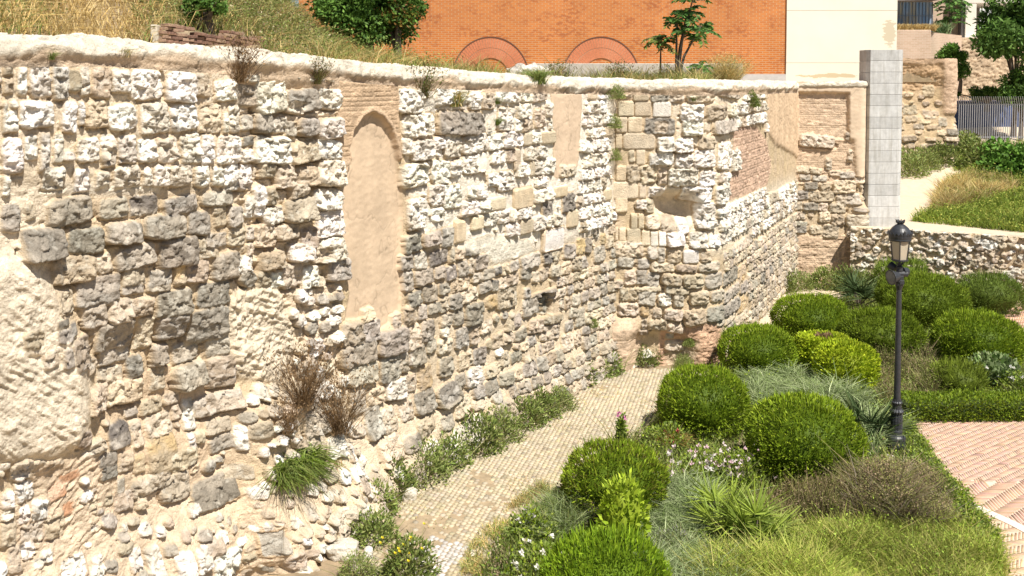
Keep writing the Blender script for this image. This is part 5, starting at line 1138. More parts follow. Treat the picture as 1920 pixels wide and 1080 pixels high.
# ------------------------------------------------------------------ street lamp
def lamp():
    p = G(1680, 850); Y = p.y; m = math.hypot(1, 0)*Y/F*1.0
    rt = empty('street_lamp', p); tag(rt, 'tall dark iron street lamp with crowned glass lantern and a floodlight below it', 'street lamp')
    z = lambda y: atY(1682, y, Y).z
    I = M['iron']
    def lat(name, prof, parent, n=24, **k):
        mb = MB(); mb.lathe([(r*m, z(y)) for r, y in prof], n, **k); return mb.build(name, I, parent, smooth=False)
    b = lat('base', [(17.5, 862), (17.2, 834), (16.5, 828), (17, 825), (17.3, 822), (16.5, 818), (13.5, 815), (10.5, 813.5), (10.3, 811), (11, 809), (10.6, 806), (9.6, 804)], rt)
    lat('fluted_column', [(9.6, 804), (10.3, 795), (10.4, 788), (9.3, 776)], rt, 48, wav=.04, wn=12)
    mb = MB()
    for k in range(12):      # spiral leaf relief on the lower column
        for q in range(9):
            a = 2*math.pi*(k+.5*(q % 2))/12; zz = z(802-q*3); r = 10.2*m; c = Vector((r*math.cos(a), r*math.sin(a), zz)); mb.box(c, (.012, .035, .012), Matrix.Rotation(a, 3, 'Z')@Matrix.Rotation(.7, 3, 'X'))
    mb.build('leaf_relief', I, rt)
    lat('collar', [(9, 776), (11.2, 773.5), (12.2, 770), (10.2, 767.5), (8, 766), (7.8, 757), (8.3, 755)], rt, 32, wav=.05, wn=16)
    lat('upper_collar', [(8, 757), (9.6, 755.5), (9.8, 753.5), (8.2, 752), (7.6, 750), (7.4, 748)], rt, 32, wav=.04, wn=16)
    lat('pole', [(6.5, 749), (5.9, 700), (5.2, 600), (4.6, 541)], rt, 24)
    lat('pole_head', [(4.6, 543), (6.6, 538), (8.0, 534), (7.8, 530), (6, 524), (6, 512), (6.5, 508), (6.5, 500), (3, 497), (2.5, 490)], rt, 16)
    # lantern
    ln = MB(); n = 6; r0 = math.radians(10)
    ring = lambda r, zz: [Vector((r*m*math.cos(r0+2*math.pi*k/n), r*m*math.sin(r0+2*math.pi*k/n), zz)) for k in range(n)]
    T = ring(19.3, z(450)); Bt = ring(14.6, z(486.5))
    glass, nt, bs = mat_new('frosted_glass'); bs.inputs['Base Color'].default_value = (.80, .72, .58, 1); bs.inputs['Roughness'].default_value = .35
    tr = nd(nt, 'ShaderNodeBsdfTranslucent'); tr.inputs[0].default_value = (.85, .75, .60, 1); mx = nd(nt, 'ShaderNodeMixShader'); mx.inputs[0].default_value = .45
    nt.links.new(bs.outputs[0], mx.inputs[1]); nt.links.new(tr.outputs[0], mx.inputs[2]); nt.links.new(mx.outputs[0], nt.nodes['Material Output'].inputs[0])
    fr = MB()
    for k in range(n):
        j = (k+1) % n; g = MB(); q = [Bt[k], Bt[j], T[j], T[k]]; c = sum(q, Vector())/4; nr = Vector((c.x, c.y, 0)).normalized()
        g.prism([v-nr*.012 for v in q], tuple(nr*.006)); g.build('glass_pane', glass, rt)
        fr.tube([Bt[k], T[k]], .010, 6)
    fr.build('lantern_frame', I, rt)
    lat('lantern_ring', [(14, 489), (15.6, 488), (15.6, 486), (13, 485.5)], rt, 24)
    lat('lantern_roof', [(19.8, 451), (20.5, 449), (20.2, 446.5), (21, 444), (21, 438), (20.4, 436.5), (19, 433), (15, 427), (9, 422), (5.5, 420), (4.5, 418.5), (5.5, 417)], rt, 36)
    mb = MB()
    for k in range(20):
        a = 2*math.pi*k/20; r = 21.2*m; w = .034 if k % 5 else .05; h = .05 if k % 5 else .10
        mb.prism([(r*math.cos(a+s), r*math.sin(a+s), z(440)) for s in (-.12, .12)]+[(r*1.03*math.cos(a+.07), r*1.03*math.sin(a+.07), z(440)+h*.7), (r*1.06*math.cos(a), r*1.06*math.sin(a), z(440)+h), (r*1.03*math.cos(a-.07), r*1.03*math.sin(a-.07), z(440)+h*.7)], (math.cos(a)*.008, math.sin(a)*.008, 0))
    mb.build('crest', I, rt)
    mb = MB()
    for k in range(8):
        a = 2*math.pi*k/8+.2; mb.tube([(4*m*math.cos(a), 4*m*math.sin(a), z(419)), (6*m*math.cos(a), 6*m*math.sin(a), z(416)), (8.6*m*math.cos(a), 8.6*m*math.sin(a), z(411.5))], [.016, .022, .004], 6)
    mb.build('crown', I, rt)
    mb = MB()
    for k in range(4):
        a = 2*math.pi*k/4+.5; mb.tube([(2*m*math.cos(a), 2*m*math.sin(a), z(499)), (7*m*math.cos(a), 7*m*math.sin(a), z(494)), (12*m*math.cos(a), 12*m*math.sin(a), z(488))], [.010, .010, .008], 6)
    mb.build('lantern_bracket', I, rt)
    # floodlight cluster
    def cyl(parent, name, c, d, r0_, r1_, l, mat=I, n=18):
        d = Vector(d).normalized(); mb = MB(); mb.tube([Vector(c), Vector(c)+d*l], [r0_, r1_], n); return mb.build(name, mat, parent)
    zc = z(516); fl = cyl(rt, 'floodlight', (-4*m, -.05, zc), (-1, -.35, -.12), .07, .125, .16)
    lens, nt2, b2 = mat_new('floodlight_lens'); b2.inputs['Base Color'].default_value = (.10, .11, .12, 1); b2.inputs['Roughness'].default_value = .08
    cyl(fl, 'lens', tuple(Vector((-4*m, -.05, zc))+Vector((-1, -.35, -.12)).normalized()*.1601), (-1, -.35, -.12), .112, .112, .004, lens)
    cyl(fl, 'rim', tuple(Vector((-4*m, -.05, zc))+Vector((-1, -.35, -.12)).normalized()*.15), (-1, -.35, -.12), .135, .135, .012)
    cyl(rt, 'ballast_box', (-3*m, -.02, z(513)), (1, .1, -.03), .052, .052, .16); cyl(rt, 'second_floodlight', (7*m, .02, z(510)), (1, .3, .0), .08, .065, .10)
    cyl(rt, 'third_floodlight', (-5*m, .06, z(505)), (-.6, .8, .5), .06, .07, .12)
    mb = MB(); mb.box((0, -.03, z(522)), (.10, .10, .12)); mb.box((.02, -.06, z(528)), (.08, .05, .08)); mb.build('mounting_bracket', I, rt, bevel=.01)
lamp()

# ------------------------------------------------------------------ trees and bushes on the bank
def bank_at(x, y, Y):
    q = atY(x, y, Y); q.z = float(bank_z(np.array([q.x]), np.array([q.y]))[0]); return q
def cloud_tree(name, cx, cy, Y, rx, rz, label, seed, cols, gz, n=9000, L=.12, W=.06, cat='tree', clumps=14, leafjit=.9):
    rg = np.random.default_rng(seed); c = atY(cx, cy, Y); rt = empty(name, (c.x, c.y, gz)); tag(rt, label, cat); h = c.z-gz
    cen = sphere_pts(clumps, rg, -.7)*rg.uniform(.35, .85, clumps)[:, None]*np.array((rx, rx*.9, rz))+np.array((0, 0, h)); cr = rg.uniform(.28, .5, clumps)*min(rx, rz)
    i = rg.integers(0, clumps, n); u = sphere_pts(n, rg); P = cen[i]+u*cr[i][:, None]*rg.uniform(.55, 1.05, n)[:, None]*np.array((1.15, 1.15, .85))
    keep = P[:, 2] > .05; P = P[keep]; u = u[keep]; i = i[keep]
    col = cmix(len(P), cols, rg, .15)*(1+.18*rg.standard_normal(clumps))[i][:, None]
    obj('crown', mk('crown', [(leafset(P, u*.6+np.array((0, 0, -.2)), L, W, rg, leafjit), np.clip(col, .005, .9))], M['leaf']), rt)
    mb = MB(); mb.tube([(0, 0, -.1), (.05, 0, h*.5), (0, .05, h)], [.10+.03*rx, .08, .04], 8)
    for k in range(min(clumps, 8)): mb.tube([(.03, 0, h*.45), tuple((cen[k]+np.array((0, 0, h*.6)))*.5), tuple(cen[k])], [.06, .035, .012], 6)
    mb.build('trunk', M['bark'], rt); return rt
DK = [(.05, .11, .018), (.08, .16, .025), (.13, .23, .04)]
q = bank_at(690, 60, 22)
cloud_tree('dense_tree', 690, 22, 22, 1.15, 1.35, 'dense dark green bushy tree on the bank overlapping the orange brick building', 501, DK, float(q.z)-.2, 22000, .11, .055, clumps=24)
q = bank_at(745, 60, 21.5)
cloud_tree('dense_tree', 742, 32, 21.6, .42, .5, 'small side clump of the bushy tree with reddish leaf tips', 502, DK+[(.25, .12, .03)], float(q.z)-.2, 1800, .10, .05)
q = bank_at(400, 10, 15.5)
cloud_tree('bank_shrub', 385, 12, 15.5, .34, .30, 'small dark green shrub at the top edge above the broken brick wall', 503, DK, float(q.z)-.1, 1800, .08, .045, cat='shrub')
def bankgrass(name, pxr, n, cols, h, w, seed, t0=.55, t1=7, mat='leaf', extra=None, bend=.6):
    rg = np.random.default_rng(seed); s = rg.uniform(-2, 17.2, n*3); t = rg.uniform(t0, t1, n*3); X, Y = bank_xy(s, t); px = CX+F*X/Y
    k = ~((px > 285) & (px < 490) & (t < 1.7)) & (px > pxr[0]+rg.normal(0, 12, n*3)) & (px < pxr[1]+rg.normal(0, 12, n*3)); X, Y = X[k][:n], Y[k][:n]; P = np.column_stack([X, Y, bank_z(X, Y)-.02])
    hh = h*(1+.5*fbm(X*1.2, Y*1.2, 3, seed)); c = cmix(len(P), cols, rg, .18)*(1+.3*fbm(X*1.5, Y*1.5, 3, seed+5))[:, None]
    sets = [(bladeset(P, np.repeat(UP[None], len(P), 0), hh, w, rg, .35, bend), np.clip(c, .01, .9))]
    if extra:
        en, ec, el, ew = extra; i = rg.integers(0, len(P), en); q = P[i]+np.column_stack([rg.normal(0, .04, en), rg.normal(0, .04, en), hh[i]*rg.uniform(.3, 1.1, en)])
        sets.append((leafset(q, np.repeat(UP[None], en, 0)*.3, el, ew, rg, .9), cmix(en, ec, rg, .2)))
    tag(obj(name, mk(name, sets, M[mat])), kind='stuff')
bankgrass('dry_bank_grass', (-400, 290), 14000, STRAW, .50, .009, 601, mat='dry', bend=.9)
bankgrass('dry_bank_grass', (250, 700), 6000, STRAW, .48, .008, 612, mat='dry', bend=.8)
bankgrass('green_bank_grass', (-400, 110), 5000, OLIVE+WEED, .45, .010, 602, extra=(3000, OLIVE, .05, .02))
bankgrass('bank_weeds', (270, 620), 13000, OLIVE+WEED+[(.42, .34, .14)], .42, .010, 603, extra=(12000, OLIVE+WEED+[(.45, .38, .24), (.20, .12, .08)], .045, .022))
bankgrass('bank_weeds', (600, 860), 12000, STRAW+WEED, .58, .010, 604, t1=4, extra=(2500, WEED, .05, .02))
bankgrass('dead_litter', (-400, 620), 5000, BROWN, .14, .012, 605, t0=.4, t1=1.0, mat='dry', bend=1.2)
rg = np.random.default_rng(606)
strip = [(p.x, p.y) for p in (a0+dirL*2.8+nb*.5, a1+nb*.4+Vector((.3, .4, 0)), Vector((bT.x-.3, bT.y+.5, 0)), Vector((cT.x-2.5, cT.y-2.5, 0)), Vector((cT.x-3.0, cT.y+1.5, 0)), Vector((1.5, 27, 0)), a0+dirL*2.8+nb*3.5)]
stuffgrass('plateau_grass', strip, 16000, STRAW+WEED+OLIVE, .40, .011, cl=(.8, -.25), seed=607, zf=lambda x, y: np.where(y > 22.6, 6.38, bank_z(x, y)-.02))
plant('dry_bush', dry_mesh(611, .75, .75, 900, STRAW+[(.45, .40, .16), (.30, .30, .10)], 2600, .008), (atY(1362, 150, 26.5).x, 26.5, 6.36), 'round straw coloured bush on the wall top in front of the brick building', 'bush')
for x, Y, s, me, lb in [(1248, 25.5, 1.2, dryC, 'thin olive weed on the wall top below the taller tree of heaven'), (1050, 24, 1.3, dryC, 'dry weed on the wall top beside the white boulder'), (1160, 25, 1.3, dryC, 'grey weed on the wall top under the second brick arch'), (1200, 26, 1.2, ty_, 'straw tuft on the wall top left of the young trees')]:
    plant('dry_weed', me, (atY(x, 150, Y).x, Y, 6.37), lb, 'plant', 'dry weeds along the wall top', s)

def frond_tree(name, x, ybase, Y, tops, gz, label, seed, cols, FL=.7, lean=0, big=1.0):
    """young tree of heaven: thin stems ending in whorls of long compound leaves"""
    rg = np.random.default_rng(seed); b = atY(x, ybase, Y); rt = empty(name, (b.x, Y, gz)); tag(rt, label, 'tree'); st = MB(); P = []; A = []
    for (tx, ty, nfr) in tops:
        t = atY(tx, ty, Y); T = np.array((t.x-b.x, rg.uniform(-.15, .15), t.z-gz)); mid = T*.5+np.array((T[0]*-.18, 0, 0))
        st.tube([(0, 0, -.05), tuple(mid), tuple(T)], [.035*big, .026*big, .012*big], 7)
        for k in range(nfr):
            a = k*2.4+rg.uniform(-.3, .3); e = rg.uniform(.05, 1.15); f0 = T-np.array((0, 0, rg.uniform(0, .35)*FL)); d = np.array((math.cos(a)*math.cos(e), math.sin(a)*math.cos(e), math.sin(e)))
            L = FL*rg.uniform(.7, 1.15); pts = []
            for j in range(9): u = j/8; pts.append(f0+d*L*u-np.array((0, 0, 1))*L*.55*u*u)
            st.tube([tuple(p) for p in pts[::2]], [.007, .006, .005, .004, .003], 4, False)
            pts = np.array(pts); sd = unit(np.cross(d, UP))
            for j in range(2, 17):
                u = j/16*8; i = min(int(u), 7); q = pts[i]+(pts[i+1]-pts[i])*(u-i); ax = unit(pts[i+1]-pts[i])
                for s_ in (-1, 1): P.append(q); A.append(unit(sd*s_*1.0+ax*.5-UP*.25))
    P = np.array(P); A = np.array(A)
    obj('crown', mk('crown', [(leafset(P, A, FL*.26, FL*.10, rg, .12), cmix(len(P), cols, rg, .15))], M['leaf']), rt)
    st.build('trunk', M['bark'], rt); return rt
AIL = [(.06, .15, .035), (.10, .22, .05), (.16, .29, .06)]
frond_tree('tree_of_heaven', 1268, 152, 26.5, [(1290, 20, 16), (1283, 62, 10), (1315, 48, 12), (1300, -8, 10), (1270, 35, 8)], 6.36, 'taller dark young tree with feathery leaves before the orange brick wall', 701, AIL, .62, big=1.3)
frond_tree('tree_of_heaven', 1238, 146, 27.0, [(1238, 72, 15)], 6.36, 'shorter young tree with yellow green feathery leaves, left of the dark one', 702, [(.16, .22, .04), (.24, .27, .06), (.10, .17, .04)], .55)
frond_tree('tree_of_heaven', 1318, 150, 25.5, [(1312, 122, 11)], 6.36, 'smallest dark feathery sapling right of the taller young tree', 703, AIL, .42)

def boulder(name, loc, R, seed, label, col=(.62, .58, .52)):
    n1, n2 = 60, 90; th, ph = np.meshgrid(np.linspace(0, 2*math.pi, n2, endpoint=False), np.linspace(-math.pi/2, math.pi/2, n1))
    u = np.stack([np.cos(ph)*np.cos(th), np.cos(ph)*np.sin(th), np.sin(ph)], -1); d = 1+.28*fbm(u[..., 0]*2+seed, u[..., 1]*2+u[..., 2]*1.6, 6, seed, True)+.10*fbm(u[..., 2]*5+seed, u[..., 0]*5+u[..., 1]*4, 4, seed)
    V = u*d[..., None]*np.array(R); idx = np.arange(n1*n2).reshape(n1, n2); nx_ = np.roll(idx, -1, 1); Q = np.stack([idx[:-1], nx_[:-1], nx_[1:], idx[1:]], -1)
    cn = fbm(u[..., 0]*4, u[..., 1]*4+u[..., 2]*3, 4, seed+2); c = np.array(col)[None, None]*(1+.35*cn)[..., None]
    return tag(obj(name, mesh_np(name, V, Q, M['rock'], np.clip(c, .02, .9).reshape(-1, 3), True), None, loc), label, 'rock')
boulder('white_boulder', (atY(990, 130, 25).x, 25, 6.55), (.55, .4, .36), 3, 'weathered white boulder on the wall top before the orange building')
boulder('small_boulder', (atY(1062, 140, 24.3).x, 24.3, 6.42), (.20, .18, .2), 5, 'smaller pale rock right of the white boulder on the wall top')
def brickfrag():
    Y = 14.6; A_ = atY(292, 70, 13.6); B_ = atY(500, 90, 16.2); d = Vector((B_.x-A_.x, B_.y-A_.y, 0)); L_ = d.length; d.normalize(); nn = Vector((d.y, -d.x, 0))
    rt = empty('broken_brick_wall', (A_.x, A_.y, A_.z-.3)); tag(rt, 'low broken wall of weathered brown bricks half buried in the bank', 'wall'); rg = random.Random(8)
    z0 = A_.z-.15; z1 = atY(300, 44, 13.6).z; z2 = atY(480, 66, 16.0).z
    mb = MB(); core = MB(); mj = plain('old_mortar', (.26, .18, .13), .95, .3, 12, .6, 40)
    cs = .055; nrow = 12
    for r in range(nrow):
        x = rg.uniform(-.1, 0)+(.12 if r % 2 else 0)
        while x < L_:
            f = max(0, x/L_); zt = z1*(1-f)+z2*f+.04*math.sin(x*5); zz = z0+r*cs-.17*f
            w = rg.uniform(.18, .26)
            if zz < zt-.02 and rg.random() > .04:
                c = Vector((A_.x, A_.y, 0))+d*(x+w/2)+nn*rg.uniform(-.015, .03); mb.box((c.x, c.y, zz), (w-.015, .14, cs-.012), Matrix.Rotation(math.atan2(d.y, d.x)+rg.uniform(-.06, .06), 3, 'Z')@Matrix.Rotation(rg.uniform(-.05, .05), 3, 'Y'))
            x += w
    m_, nt, b = mat_new('old_brick'); rn = nd(nt, 'ShaderNodeNewGeometry'); pos = rn.outputs['Position']
    isl = ramp(nt, rn.outputs['Random Per Island'], [(0, (.20, .11, .08)), (.5, (.30, .17, .12)), (1, (.40, .27, .19))]); isl = mix(nt, isl, ramp(nt, noise(nt, 20, 5, .7, pos), [(.35, (.6, .6, .6)), (.65, (1.25, 1.25, 1.2))]), 1, 'MULTIPLY')
    nt.links.new(isl, b.inputs['Base Color']); b.inputs['Roughness'].default_value = .95; bump(nt, b, noise(nt, 50, 5, .7, pos), .7, .01)
    under(mb.build('bricks', m_, rt, bevel=.006))
    a = Vector((A_.x, A_.y, z0-.3)); core.prism([a+nn*.045, a+d*L_+nn*.045-Vector((0, 0, .12)), a+d*L_-nn*.05-Vector((0, 0, .12)), a-nn*.05], (0, 0, z1-z0+.2)); under(core.build('mortar_core', mj, rt))
    mb = MB(); mb.box((A_.x, A_.y, (z0+z1)/2), (.09, .2, z1-z0-.04), Matrix.Rotation(.1, 3, 'Z')); under(mb.build('end_block', plain('pale_block', (.6, .53, .42), .95, .2, 15, .6, 50), rt, bevel=.012))
brickfrag()

# ------------------------------------------------------------------ far right: terraces, portico, fence, trees
def bx(name, mat, parent, x0, y0, x1, y1, Y, depth=.5, bevel=0, zb=None):
    a = atY(x0, y0, Y); b = atY(x1, y1, Y); z0 = b.z if zb is None else zb
    mb = MB(); mb.box(((a.x+b.x)/2, Y+depth/2, (a.z+z0)/2), (b.x-a.x, depth, a.z-z0)); o = mb.build(name, mat, parent, bevel=bevel)
    return under(o) if parent is not None else o
pale_brick = brick_mat('pale_brickwork', (.58, .42, .32), (.50, .35, .25), (.60, .49, .38), .27, .085, .012)
rd_brick = brick_mat('pink_brickwork', (.50, .30, .22), (.42, .24, .17), (.5, .4, .32), .25, .07, .01)
o = bx('brick_retaining_wall', pale_brick, None, 1660, 56, 1745, 115, 50, 1.0, .03, zb=2); tag(o, 'pale brick retaining wall above and behind the ruined tower', 'wall')
mb = MB(); p0 = atY(1743, 60, 50.05); p1 = atY(1803, 78, 54.2); mb.prism([(p0.x, p0.y, 2), (p1.x, p1.y, 2), (p1.x-.2, p1.y+.5, 2), (p0.x-.3, p0.y+.5, 2)], (0, 0, p0.z-2.0)); tag(mb.build('receding_brick_wall', pale_brick), 'pale brick wall running back behind the green climber, beside the retaining wall', 'wall')
def rough_wall():
    W_ = Fld(dense([Vector((p1.x-.4, 54.3, 0)), Vector((p1.x+7, 54.3, 0))], [0, 0]), .05, .05, 2.0, CAMH+54.3*(145-70)/F, 91)
    W_.patch([(1500, -400), (2600, -400), (2600, 900), (1500, 900)], .0, (.55, .42, .29), .05, None, brick=.11, var=.18, strata=.05)
    D = W_.H*1.2; V = np.stack([W_.X[None]+W_.nx[None]*D, W_.Y[None]+W_.ny[None]*D, W_.ZZ], -1); nz, ns = V.shape[:2]; idx = np.arange(nz*ns).reshape(nz, ns); Q = np.stack([idx[:-1, :-1], idx[:-1, 1:], idx[1:, 1:], idx[1:, :-1]], -1)
    rt = empty('crumbling_brick_wall', (p1.x, 54.3, 2)); tag(rt, 'crumbling tan brick wall under the portico, crossed by tree shadow', 'wall')
    under(obj('brick_face', mesh_np('brick_face', V, Q, M['rock'], np.clip(W_.col, .02, .9).reshape(-1, 3), True), rt)); mb = MB(); zt = CAMH+54.3*(145-70)/F; mb.box((p1.x+3.3, 54.7, zt/2+1), (7.3, .6, zt-2.02)); under(mb.build('wall_core', pale_brick, rt))
rough_wall()
YG = 58.0
def upper():
    wm = plain('white_concrete', (.72, .66, .58), .8, .06, 3, .1, 40)
    o = bx('brick_block', pale_brick, None, 1750, -60, 1803, 72, YG, 3, zb=6); tag(o, 'pale brick building block behind the slim tree, left of the white portico', 'building')
    rt = empty('white_portico', atY(1840, 70, YG-.5)); tag(rt, 'white concrete portico with square columns at the top right', 'portico')
    bx('column', wm, rt, 1811, 6, 1830, 71, YG-1.0, .9, .02); bx('column', wm, rt, 1925, 6, 1945, 71, YG-1.0, .9, .02); bx('beam', wm, rt, 1806, -40, 1990, 6, YG-1.02, 4.2, .02)
    bx('dark_column', plain('dark_metal', (.06, .05, .045), .6, .2), rt, 1803.5, -20, 1810, 71, YG-.9, .4); bx('soffit_frame', plain('grey_frame', (.25, .23, .21), .7, .1), rt, 1830, 6, 1836, 71, YG+2.5, .3)
    bx('back_wall', plain('pale_back', (.75, .76, .76), .9, .03, 2, 0), rt, 1800, -30, 2000, 80, YG+5.5, .3)
    mb = MB()
    a = atY(1831, 60, YG-.6); b = atY(1990, 60, YG-.6)
    for k in range(36): x = a.x+(b.x-a.x)*k/35; mb.box((x, YG-.6, a.z-.14), (.02, .02, .36))
    mb.box(((a.x+b.x)/2, YG-.6, a.z+.05), (b.x-a.x, .035, .04)); under(mb.build('railing', M['iron'], rt))
    bx('floor_slab', wm, rt, 1802, 70, 1990, 76, YG-2.0, 6.0)
    # glass parapet with light streaks
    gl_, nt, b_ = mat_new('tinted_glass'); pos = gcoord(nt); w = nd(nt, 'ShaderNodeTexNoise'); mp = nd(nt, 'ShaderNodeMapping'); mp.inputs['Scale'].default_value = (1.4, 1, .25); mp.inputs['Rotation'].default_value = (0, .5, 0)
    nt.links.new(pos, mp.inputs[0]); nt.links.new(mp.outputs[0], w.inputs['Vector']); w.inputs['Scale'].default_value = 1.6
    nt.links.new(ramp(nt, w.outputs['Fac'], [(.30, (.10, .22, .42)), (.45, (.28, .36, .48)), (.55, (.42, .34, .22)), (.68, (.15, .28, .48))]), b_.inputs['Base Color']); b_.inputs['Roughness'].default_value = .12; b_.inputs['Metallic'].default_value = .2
    rt = empty('glass_pavilion', atY(1700, 50, YG)); tag(rt, 'bluish reflective glass pavilion corner with dark canopy at the top edge', 'building')
    p = [atY(1660, 44, YG-1.5), atY(1748, 44, YG-1.5)]
    gi = MB(); zt = atY(1700, 4, YG-1.5).z; gi.prism([(p[0].x, YG-1.5, 8.4), (p[1].x, YG-1.5, 8.4), (p[1].x, YG-1.4, 8.4), (p[0].x, YG-1.4, 8.4)], (0, 0, zt-8.4)); under(gi.build('glass', gl_, rt))
    mu = MB()
    for k in range(15): x = p[0].x+(p[1].x-p[0].x)*k/14; mu.box((x, YG-1.53, (zt+8.4)/2), (.025, .04, zt-8.4))
    mu.box(((p[0].x+p[1].x)/2, YG-1.55, zt-.75), (p[1].x-p[0].x, .05, .05)); under(mu.build('mullions', plain('grey_mullion', (.18, .22, .27), .5, .1), rt))
    cn = MB(); cn.prism([(p[0].x-.3, YG-2.3, zt), (p[1].x+.25, YG-2.3, zt+.1), (p[1].x+.25, YG+1, zt+.1), (p[0].x-.3, YG+1, zt)], (0, 0, .5)); under(cn.build('canopy', plain('canopy_metal', (.22, .20, .19), .6, .2), rt))
upper()
rg = np.random.default_rng(90)
def atgrass(name, px0, px1, Y0, Y1, z, n, cols, h, w, seed, mat='leaf'):
    rg = np.random.default_rng(seed); Y = rg.uniform(Y0, Y1, n); px = rg.uniform(px0, px1, n); P = np.column_stack([(px-CX)/F*Y, Y, np.full(n, z)])
    tag(obj(name, mk(name, [(bladeset(P, np.repeat(UP[None], n, 0), h, w, rg, .3, .6), cmix(n, cols, rg))], M[mat])), kind='stuff')
atgrass('dry_roof_grass', 1665, 1752, 50.1, 50.9, atY(1700, 56, 50).z-.03, 2600, STRAW, .45, .02, 91, 'dry')
def fence():
    Y = 46.5; a = atY(1797, 262, Y); b = atY(1935, 258, Y); zt = atY(1850, 196, Y).z; zb = a.z; rt = empty('bar_fence', (a.x, Y, zb)); tag(rt, 'grey metal bar fence with outward bent tips beyond the ruined tower', 'fence'); n = 34
    gm = plain('galvanised_bar', (.38, .38, .40), .5, .1, 8, .05)
    for k in range(n):
        x = a.x+(b.x-a.x)*k/(n-1); mb = MB(); mb.tube([(x, Y, zb), (x, Y, zt), (x-.10, Y-.10, zt+.25), (x-.17, Y-.20, zt+.36)], [.018, .018, .018, .012], 6); under(mb.build('bar', gm, rt))
    mb = MB(); mb.box(((a.x+b.x)/2, Y+.03, zt), (b.x-a.x, .03, .05)); under(mb.build('rail', gm, rt)); mb = MB(); mb.box(((a.x+b.x)/2, Y+.03, zb+.12), (b.x-a.x, .03, .05)); under(mb.build('rail', gm, rt))
    bw = bx('blue_shed', plain('blue_panel', (.045, .07, .17), .6, .15, 3, .1), None, 1786, 190, 1930, 300, 50.5, 2.0, zb=1.5); tag(bw, 'dark blue shed wall in the shade behind the bar fence', 'shed')
    w2 = bx('pink_brick_wall', rd_brick, None, 1800, 268, 1935, 330, 45.6, .6, .03, zb=1.8); tag(w2, 'low pinkish brick wall below the bar fence', 'wall')
fence()
tz = lambda x, y: float(terr(np.array([x]), np.array([y]))[0])
BG = [(.10, .22, .03), (.17, .31, .05), (.07, .15, .02)]
def ct(name, cx, cy, Y, rx, rz, lb, seed, cols, gz=None, **k):
    c = atY(cx, cy, Y); return cloud_tree(name, cx, cy, Y, rx, rz, lb, seed, cols, tz(c.x, Y) if gz is None else gz, **k)
ct('broadleaf_tree', 1905, 60, 48, 1.8, 2.3, 'dark leaning broadleaf tree at the right edge in front of the portico', 801, [(.05, .11, .02), (.09, .17, .03), (.14, .25, .05)], n=9000, L=.30, W=.12, clumps=20)
ct('broadleaf_tree', 1915, 165, 47.3, .95, 1.3, 'lower dark crown at the right edge over the bar fence', 802, DK, n=4500, L=.2, W=.09, clumps=12)
ct('fig_bush', 1900, 312, 41.0, 1.15, 1.35, 'large leaved bright green fig bush at the right edge above the terrace grass', 803, BG, n=4200, L=.22, W=.14, cat='bush', clumps=16)
ct('climber_bush', 1783, 100, 50.2, .75, .55, 'rounded green climber spilling over the pale brick walls', 804, BG, n=2600, L=.15, W=.07, cat='bush', gz=6.8)
ct('climber_bush', 1800, 136, 49.6, .5, .55, 'lower green climber hanging beside the ruined tower top', 805, BG, n=1600, L=.15, W=.07, cat='bush', gz=6.0)
ct('ivy_mass', 1850, 176, 50.0, 1.8, .45, 'dark ivy heap in the shade just above the bar fence', 806, DK, n=4200, L=.15, W=.08, cat='ivy', gz=5.0, clumps=18)
frond_tree('slim_tree', 1782, 66, 56.5, [(1781, 20, 9), (1785, 35, 7), (1779, 4, 9), (1788, -5, 8)], atY(1782, 66, 56.5).z-.2, 'slim dark feathery tree in front of the pale brick block', 807, AIL, .95, big=1.5)
plant('agave', tuft_mesh(808, .8, .75, 160, [(.12, .2, .08), (.2, .28, .12)], bend=.4, w=.05), (atY(1765, 62, 54.5).x, 54.5, atY(1765, 64, 54.5).z), 'spiky agave left of the slim tree on the wall top', 'plant')
gT = 'weeds round the ruined tower'
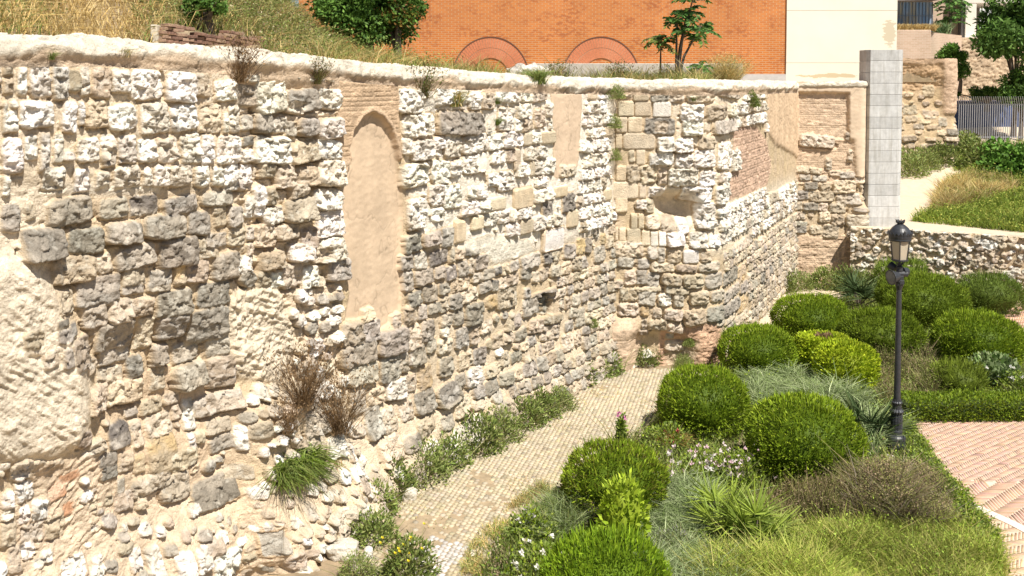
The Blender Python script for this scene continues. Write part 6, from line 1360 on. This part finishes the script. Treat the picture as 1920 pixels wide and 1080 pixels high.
for x, y, Y, s, lb in [(1700, 365, 41.5, 2.6, 'leafy weeds at the left foot of the ruined tower by the pillar'), (1730, 368, 42.4, 2.2, 'leafy weeds under the middle of the ruined tower'), (1765, 362, 43.0, 1.8, 'small weeds under the right corner of the ruined tower'), (1812, 330, 44.6, 2.2, 'weeds in front of the pink brick wall'), (1806, 255, 45.9, 1.8, 'weeds climbing beside the bar fence'), (1840, 345, 42.0, 2.4, 'weed bush between the tower and the fig bush')]:
    X = atY(x, y, Y).x; plant('tower_weed', weeds[(int(x)) % 3], (X, Y, tz(X, Y)), lb, 'weed', gT, s)
def tgrass(name, pts, n, cols, h, w, seed, extra=None):
    W_ = [((x-CX)/F*Y, Y) for x, Y in pts]
    stuffgrass(name, W_, n, cols, h, w, seed=seed, zf=lambda x, y: terr(x, y)-.02, extra=extra)
tgrass('terrace_grass', [(1712, 33.5), (1760, 35.2), (1768, 39), (1830, 42), (1990, 42), (1990, 31.4), (1930, 31.4)], 26000, [(.20, .27, .04), (.28, .34, .06), (.15, .22, .03)], .34, .02, 821, extra=(14000, [(.22, .30, .04), (.40, .38, .08)], .07, .04))
tgrass('terrace_dry_grass', [(1745, 34.5), (1768, 38.5), (1840, 41.5), (1920, 39), (1860, 36.5)], 12000, STRAW+[(.5, .5, .2)], .45, .018, 822)
tgrass('terrace_back_grass', [(1790, 42), (1800, 46), (1990, 46), (1990, 42)], 8000, WEED+GREEN, .4, .02, 823)
def bench():
    Y = 32.6; a = atY(1868, 428, Y); b = atY(1975, 438, Y); rt = empty('stone_bench', ((a.x+b.x)/2, Y, 1.8)); tag(rt, 'stone slab bench on a dark base standing on the grassy terrace edge', 'bench')
    mb = MB(); mb.box(((a.x+b.x)/2, Y+.3, a.z-.07), (b.x-a.x, .7, .14)); under(mb.build('seat', plain('bench_stone', (.55, .48, .42), .85, .12, 15, .3, 60), rt, bevel=.02))
    mb = MB(); mb.box(((a.x+b.x)/2+.08, Y+.32, (a.z-.14+1.6)/2), (b.x-a.x-.25, .5, a.z-.14-1.6)); under(mb.build('base', plain('bench_base', (.20, .12, .09), .9, .2), rt))
bench()
